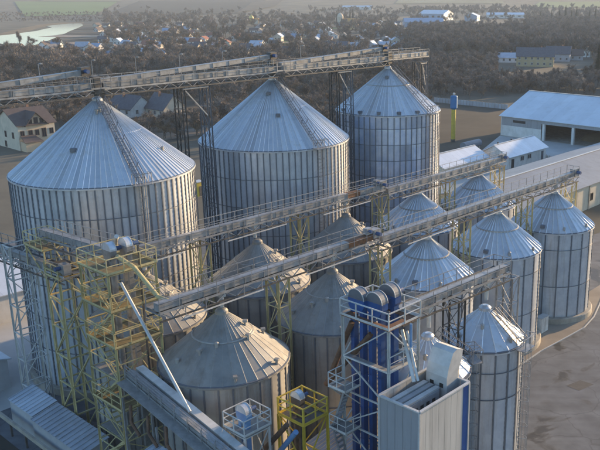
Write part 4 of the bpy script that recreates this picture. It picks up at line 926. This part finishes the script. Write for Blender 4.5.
for i, (px, py) in enumerate(vill):
    p = gz(px, py); wm = rv.choice(wms); rm = rv.choice(rms); big = (px, py) in ((279,44),)
    base = 'small %s village house with %s roof %s' % (wnm[wm], rnm[rm], zone(px)); k = seen.get(base, 0); seen[base] = k+1
    lb = base if k == 0 else base + ', ' + ['left of its twin','right of its twin','behind its twins','last of its kind','smallest of its kind','turned sideways','by the road','beside a garden plot'][min(k-1,7)]
    house(lb, p, R(rv.choice([-15,-10,0,75,80,95])+rv.uniform(-8,8)), rv.uniform(6.5,9.5) if not big else 13, rv.uniform(5.2,6.8), rv.uniform(2.3,2.9) if not big else 6.0, rv.uniform(1.8,2.8), wm, rm, wins=True, chim=rv.random()<.6, group='houses of the far village', two=big, name='village_house')
    hpos.append((p.x, p.y))

# ------------------------------------------------------------------ trees
def tree_meshes(seed, H, spread, kind='bare', ntw=900, lm='twig'):
    rn = random.Random(seed); tr = MB(); cr = MB()
    if kind == 'conifer':
        tr.tube((0,0,0),(0,0,H*.95),H*.018,.03,n=6,cap=False)
        for i in range(ntw):
            f = rn.random()**.75; z = H*(.10+.88*f); rr = spread*(1-f)**.85*(.55+.45*rn.random())+.1; t = rn.uniform(0,2*math.pi)
            d = Vector((math.cos(t), math.sin(t), -.35)); s = Vector((-math.sin(t), math.cos(t), 0)); c = Vector((0,0,z))
            w = .16+.22*(1-f); cr.add([c+d*rr*.15-s*w, c+d*rr*.15+s*w, c+d*rr+s*w*.6, c+d*rr*1.12, c+d*rr-s*w*.6],[(0,1,2,3,4)])
        return tr.mesh('trunk','bark'), cr.mesh('crown','needle')
    tips = []
    def grow(p, d, L, r, lev):
        q = p + d*L; tr.tube(p, q, r, r*.62, n=5 if lev == 0 else 3, cap=False)
        if lev >= 3: tips.append((p, q, d)); return
        if lev >= 1: tips.append((p.lerp(q,.6), q, d))
        n = rn.choice([3,4]) if lev else rn.choice([5,6,7])
        for k in range(n):
            f = rn.uniform(.45,1.0) if lev else rn.uniform(.35,1.0)
            ax = Vector((rn.gauss(0,1), rn.gauss(0,1), rn.gauss(0,.5))).normalized()
            nd = (d*(1.0 if kind != 'poplar' else 2.6) + ax*(.85 if lev else .95)*spread + Vector((0,0,.22))).normalized()
            grow(p.lerp(q,f), nd, L*rn.uniform(.5,.72), r*.5, lev+1)
    grow(Vector((0,0,-.3)), Vector((rn.uniform(-.06,.06),rn.uniform(-.06,.06),1)).normalized(), H*.42, H*.020, 0)
    for i in range(ntw):
        p, q, d = rn.choice(tips); c = p.lerp(q, rn.random()); ax = Vector((rn.gauss(0,1), rn.gauss(0,1), rn.gauss(0,1)+.25)).normalized()
        nd = (d*.7+ax).normalized(); L = H*rn.uniform(.06,.125); s = nd.cross(Vector((rn.gauss(0,1),rn.gauss(0,1),rn.gauss(0,1)))).normalized()*H*rn.uniform(.0045,.010)
        e = c+nd*L; cr.add([c-s, c+s, e], [(0,1,2)])
        m_ = c.lerp(e,.45); e2 = m_+(nd+ax.cross(nd)*.9).normalized()*L*.6; cr.add([m_-s*.7, m_+s*.7, e2],[(0,1,2)])
    return tr.mesh('trunk','bark'), cr.mesh('crown',lm)
def joined(name, tm):
    a, c = tm; me = bpy.data.meshes.new(name); na = len(a.vertices)
    vs = [v.co[:] for v in a.vertices]+[v.co[:] for v in c.vertices]; fs = [tuple(p.vertices) for p in a.polygons]+[tuple(i+na for i in p.vertices) for p in c.polygons]
    me.from_pydata(vs, [], fs); me.materials.append(a.materials[0]); me.materials.append(c.materials[0])
    for i, p in enumerate(me.polygons): p.material_index = 0 if i < len(a.polygons) else 1
    return bpy.data.objects.new(name, me)
TB = [tree_meshes(11,11,1.0,ntw=1100), tree_meshes(12,10,1.15,ntw=1100,lm='twig_rust'), tree_meshes(13,12,.85,ntw=1100), tree_meshes(14,7,1.35,ntw=1000,lm='twig_rust')]
TC = tree_meshes(21,15,2.6,'conifer',900); TP = tree_meshes(22,15,.45,'poplar',1300)
def tree(label, loc, tm, s, rz, group, cat='tree', name='bare_tree'):
    t = thing(name, label, cat, loc, rz, group); t.scale = (s,s,s); put('trunk', tm[0], t); put('crown', tm[1], t); return t
rt = random.Random(5)
tree('slim dark poplar standing by the river at the left', gz(20,49), TP, .95, 0, None, name='poplar_tree')
tree('large round bare tree between the river and the village', gz(58,48), TB[1], 1.15, .6, None)
tree('bare tree with open branches right of the slim poplar', gz(32,49), TB[0], 1.0, 2.0, None)
for k, (px, py, s) in enumerate([(337,23,1.0),(350,22,1.1),(353,22,1.25),(374,22,.9),(381,22,1.0)]): tree('dark narrow conifer rising behind the far village church', gz(px,py), TC, s, k, 'conifers by the church', name='conifer_tree')
for k, (px, py, s) in enumerate([(540,22,1.0),(551,24,1.2),(559,23,1.3),(565,24,1.6),(571,24,1.3),(576,23,1.5),(589,24,1.3),(595,23,1.5),(601,24,1.3)]): tree('dark conifer on the skyline of the right-hand wood', gz(px,py), TC, s, k*1.3, 'conifers above the right-hand wood', name='conifer_tree')
tree('dark green pine at the right edge above the storage hall', gz(597,80), TC, 1.1, .4, None, name='conifer_tree')
# wood density read off the photograph's ground, evaluated at world positions
def dens(px, py, x, y):
    if py < 6 or py > 140: return 0
    if px < 100 and 22 < py < 48: 
        return 0
    if px < 110 and py <= 22: return .9 if 13 < py else 0
    if px < 330 and py <= 15: return .05
    if 396 < px < 526 and 16 < py < 32: return .06
    if 112 < px < 192 and 100 < py < 130: return .07
    if px >= 410:
        if px > 428 and px < 520 and py > 99: return 0
        if py > 96 and px > 505: return 0
        if py < 22: return .45
        if 496 < px < 594 and 56 < py < 78: return .03
        return 1.0 if py < 96 else .5
    if py <= 22: return .3
    if py < 57: return .26
    if py < 84: return .95 if px < 230 else .7
    if py < 100: return .6
    return .55 if px < 215 else .25
ind = []; mass = []
tries = 0
while tries < 26000:
    tries += 1
    y = 175*(1600/175)**(rt.random()**.8); x = rt.uniform(-.62,.40)*y
    px, py = proj((x, y, terr(x, y)))
    if px < -90 or px > 690 or py < -5: continue
    if rt.random() > dens(px, py, x, y)*min(1.0, (y/700.0)**1.0+.16): continue
    bad = False
    for hx, hy in hpos:
        if abs(x-hx) < 9 and -26 < y-hy < 8: bad = True; break
    if bad: continue
    if y > 230 and abs(px-540) < 44 and 57 < py < 84 and rt.random() < .8: continue
    a_, b_ = AB((x,y,0))
    if 90 < a_ < 190 and 0 < b_ < 100: continue
    if 40 < a_ < 75 and 140 < b_ < 172: continue
    if 100 < a_ < 135 and 160 < b_ < 205: continue
    var = rt.choices([0,1,2,3], [.36,.2,.28,.16])[0]; s = rt.uniform(.6,1.15)*((.70 if py > 58 else 1.2) if px > 405 else .8 if py > 84 else .42 if (px < 105 and py < 60) else 1.12); mass.append((x, y, var, s, rt.uniform(0,6.28), py))
mass.sort(key=lambda m: m[1])
near = [m for m in mass if m[1] < 330][:130]
def side(px): return ('around the cream house at the left edge' if px < 62 else 'left of the gabled houses and white fence' if px < 122 else 'around the gabled houses and white fence' if px < 192 else 'left of the middle rear silo peak' if px < 260 else 'between the rear silos and the village' if px < 415 else 'at the near edge of the right-hand wood')
for (x, y, var, s, rz, py) in near:
    px = proj((x,y,0))[0]
    tree(['bare grey-brown tree ','bare rusty-brown tree ','tall bare tree ','low bushy bare tree '][var]+side(px), (x,y,terr(x,y)), TB[var], s, rz, 'nearest bare trees '+side(px))
rest = [m for m in mass if m not in set(near)] if len(mass) < 3 else mass[len(near):]
protos = [joined('tree_source', t) for t in TB]
me = bpy.data.meshes.new('woodland'); me.from_pydata([(m[0], m[1], terr(m[0], m[1])-.2) for m in rest], [], [])
for nm, idx, ty in (('sc',3,'FLOAT'),('rz',4,'FLOAT'),('var',2,'INT')):
    at = me.attributes.new(nm, ty, 'POINT')
    for i, m in enumerate(rest): at.data[i].value = m[idx]
wood = stuff(put('woodland', me)); wood['label'] = 'mass of bare brown trees covering the village slopes and the far wood'; wood['category'] = 'wood'
ng = bpy.data.node_groups.new('woodland','GeometryNodeTree'); ng.interface.new_socket('Geometry', in_out='INPUT', socket_type='NodeSocketGeometry'); ng.interface.new_socket('Geometry', in_out='OUTPUT', socket_type='NodeSocketGeometry')
N = ng.nodes; Lk = ng.links; gi = N.new('NodeGroupInput'); go = N.new('NodeGroupOutput'); jn = N.new('GeometryNodeJoinGeometry')
def attr(nm, ty): a = N.new('GeometryNodeInputNamedAttribute'); a.data_type = ty; a.inputs['Name'].default_value = nm; return a.outputs['Attribute']
va = attr('var','INT'); sc_ = attr('sc','FLOAT'); rz_ = attr('rz','FLOAT'); cx_ = N.new('ShaderNodeCombineXYZ'); Lk.new(rz_, cx_.inputs['Z'])
for k, po in enumerate(protos):
    oi = N.new('GeometryNodeObjectInfo'); oi.inputs['Object'].default_value = po; oi.inputs['As Instance'].default_value = True
    cmp_ = N.new('FunctionNodeCompare'); cmp_.data_type = 'INT'; cmp_.operation = 'EQUAL'; Lk.new(va, cmp_.inputs[2]); cmp_.inputs[3].default_value = k
    ip = N.new('GeometryNodeInstanceOnPoints'); Lk.new(gi.outputs[0], ip.inputs['Points']); Lk.new(cmp_.outputs[0], ip.inputs['Selection']); Lk.new(oi.outputs['Geometry'], ip.inputs['Instance'])
    Lk.new(cx_.outputs[0], ip.inputs['Rotation']); Lk.new(sc_, ip.inputs['Scale']); Lk.new(ip.outputs[0], jn.inputs[0])
Lk.new(jn.outputs[0], go.inputs[0]); md = wood.modifiers.new('scatter','NODES'); md.node_group = ng
print('TREES', len(near), len(rest))

# ------------------------------------------------------------------ air
hz = MB().box(-4500,4500,-500,7300,-2,150).mesh('haze','black'); hz.materials.clear()
hm = bpy.data.materials.new('haze_air'); hm.use_nodes = True; hn = hm.node_tree.nodes; hl = hm.node_tree.links
for n_ in list(hn):
    if n_.type == 'BSDF_PRINCIPLED': hn.remove(n_)
pv = hn.new('ShaderNodeVolumePrincipled'); pv.inputs['Color'].default_value = (0.72,0.85,1.0,1); pv.inputs['Density'].default_value = 0.00016; pv.inputs['Anisotropy'].default_value = 0.0
hl.new(pv.outputs[0], hn['Material Output'].inputs['Volume']); hz.materials.append(hm)
ho = stuff(put('haze', hz)); ho['label'] = 'thin pale evening haze over the valley'; ho['category'] = 'haze'
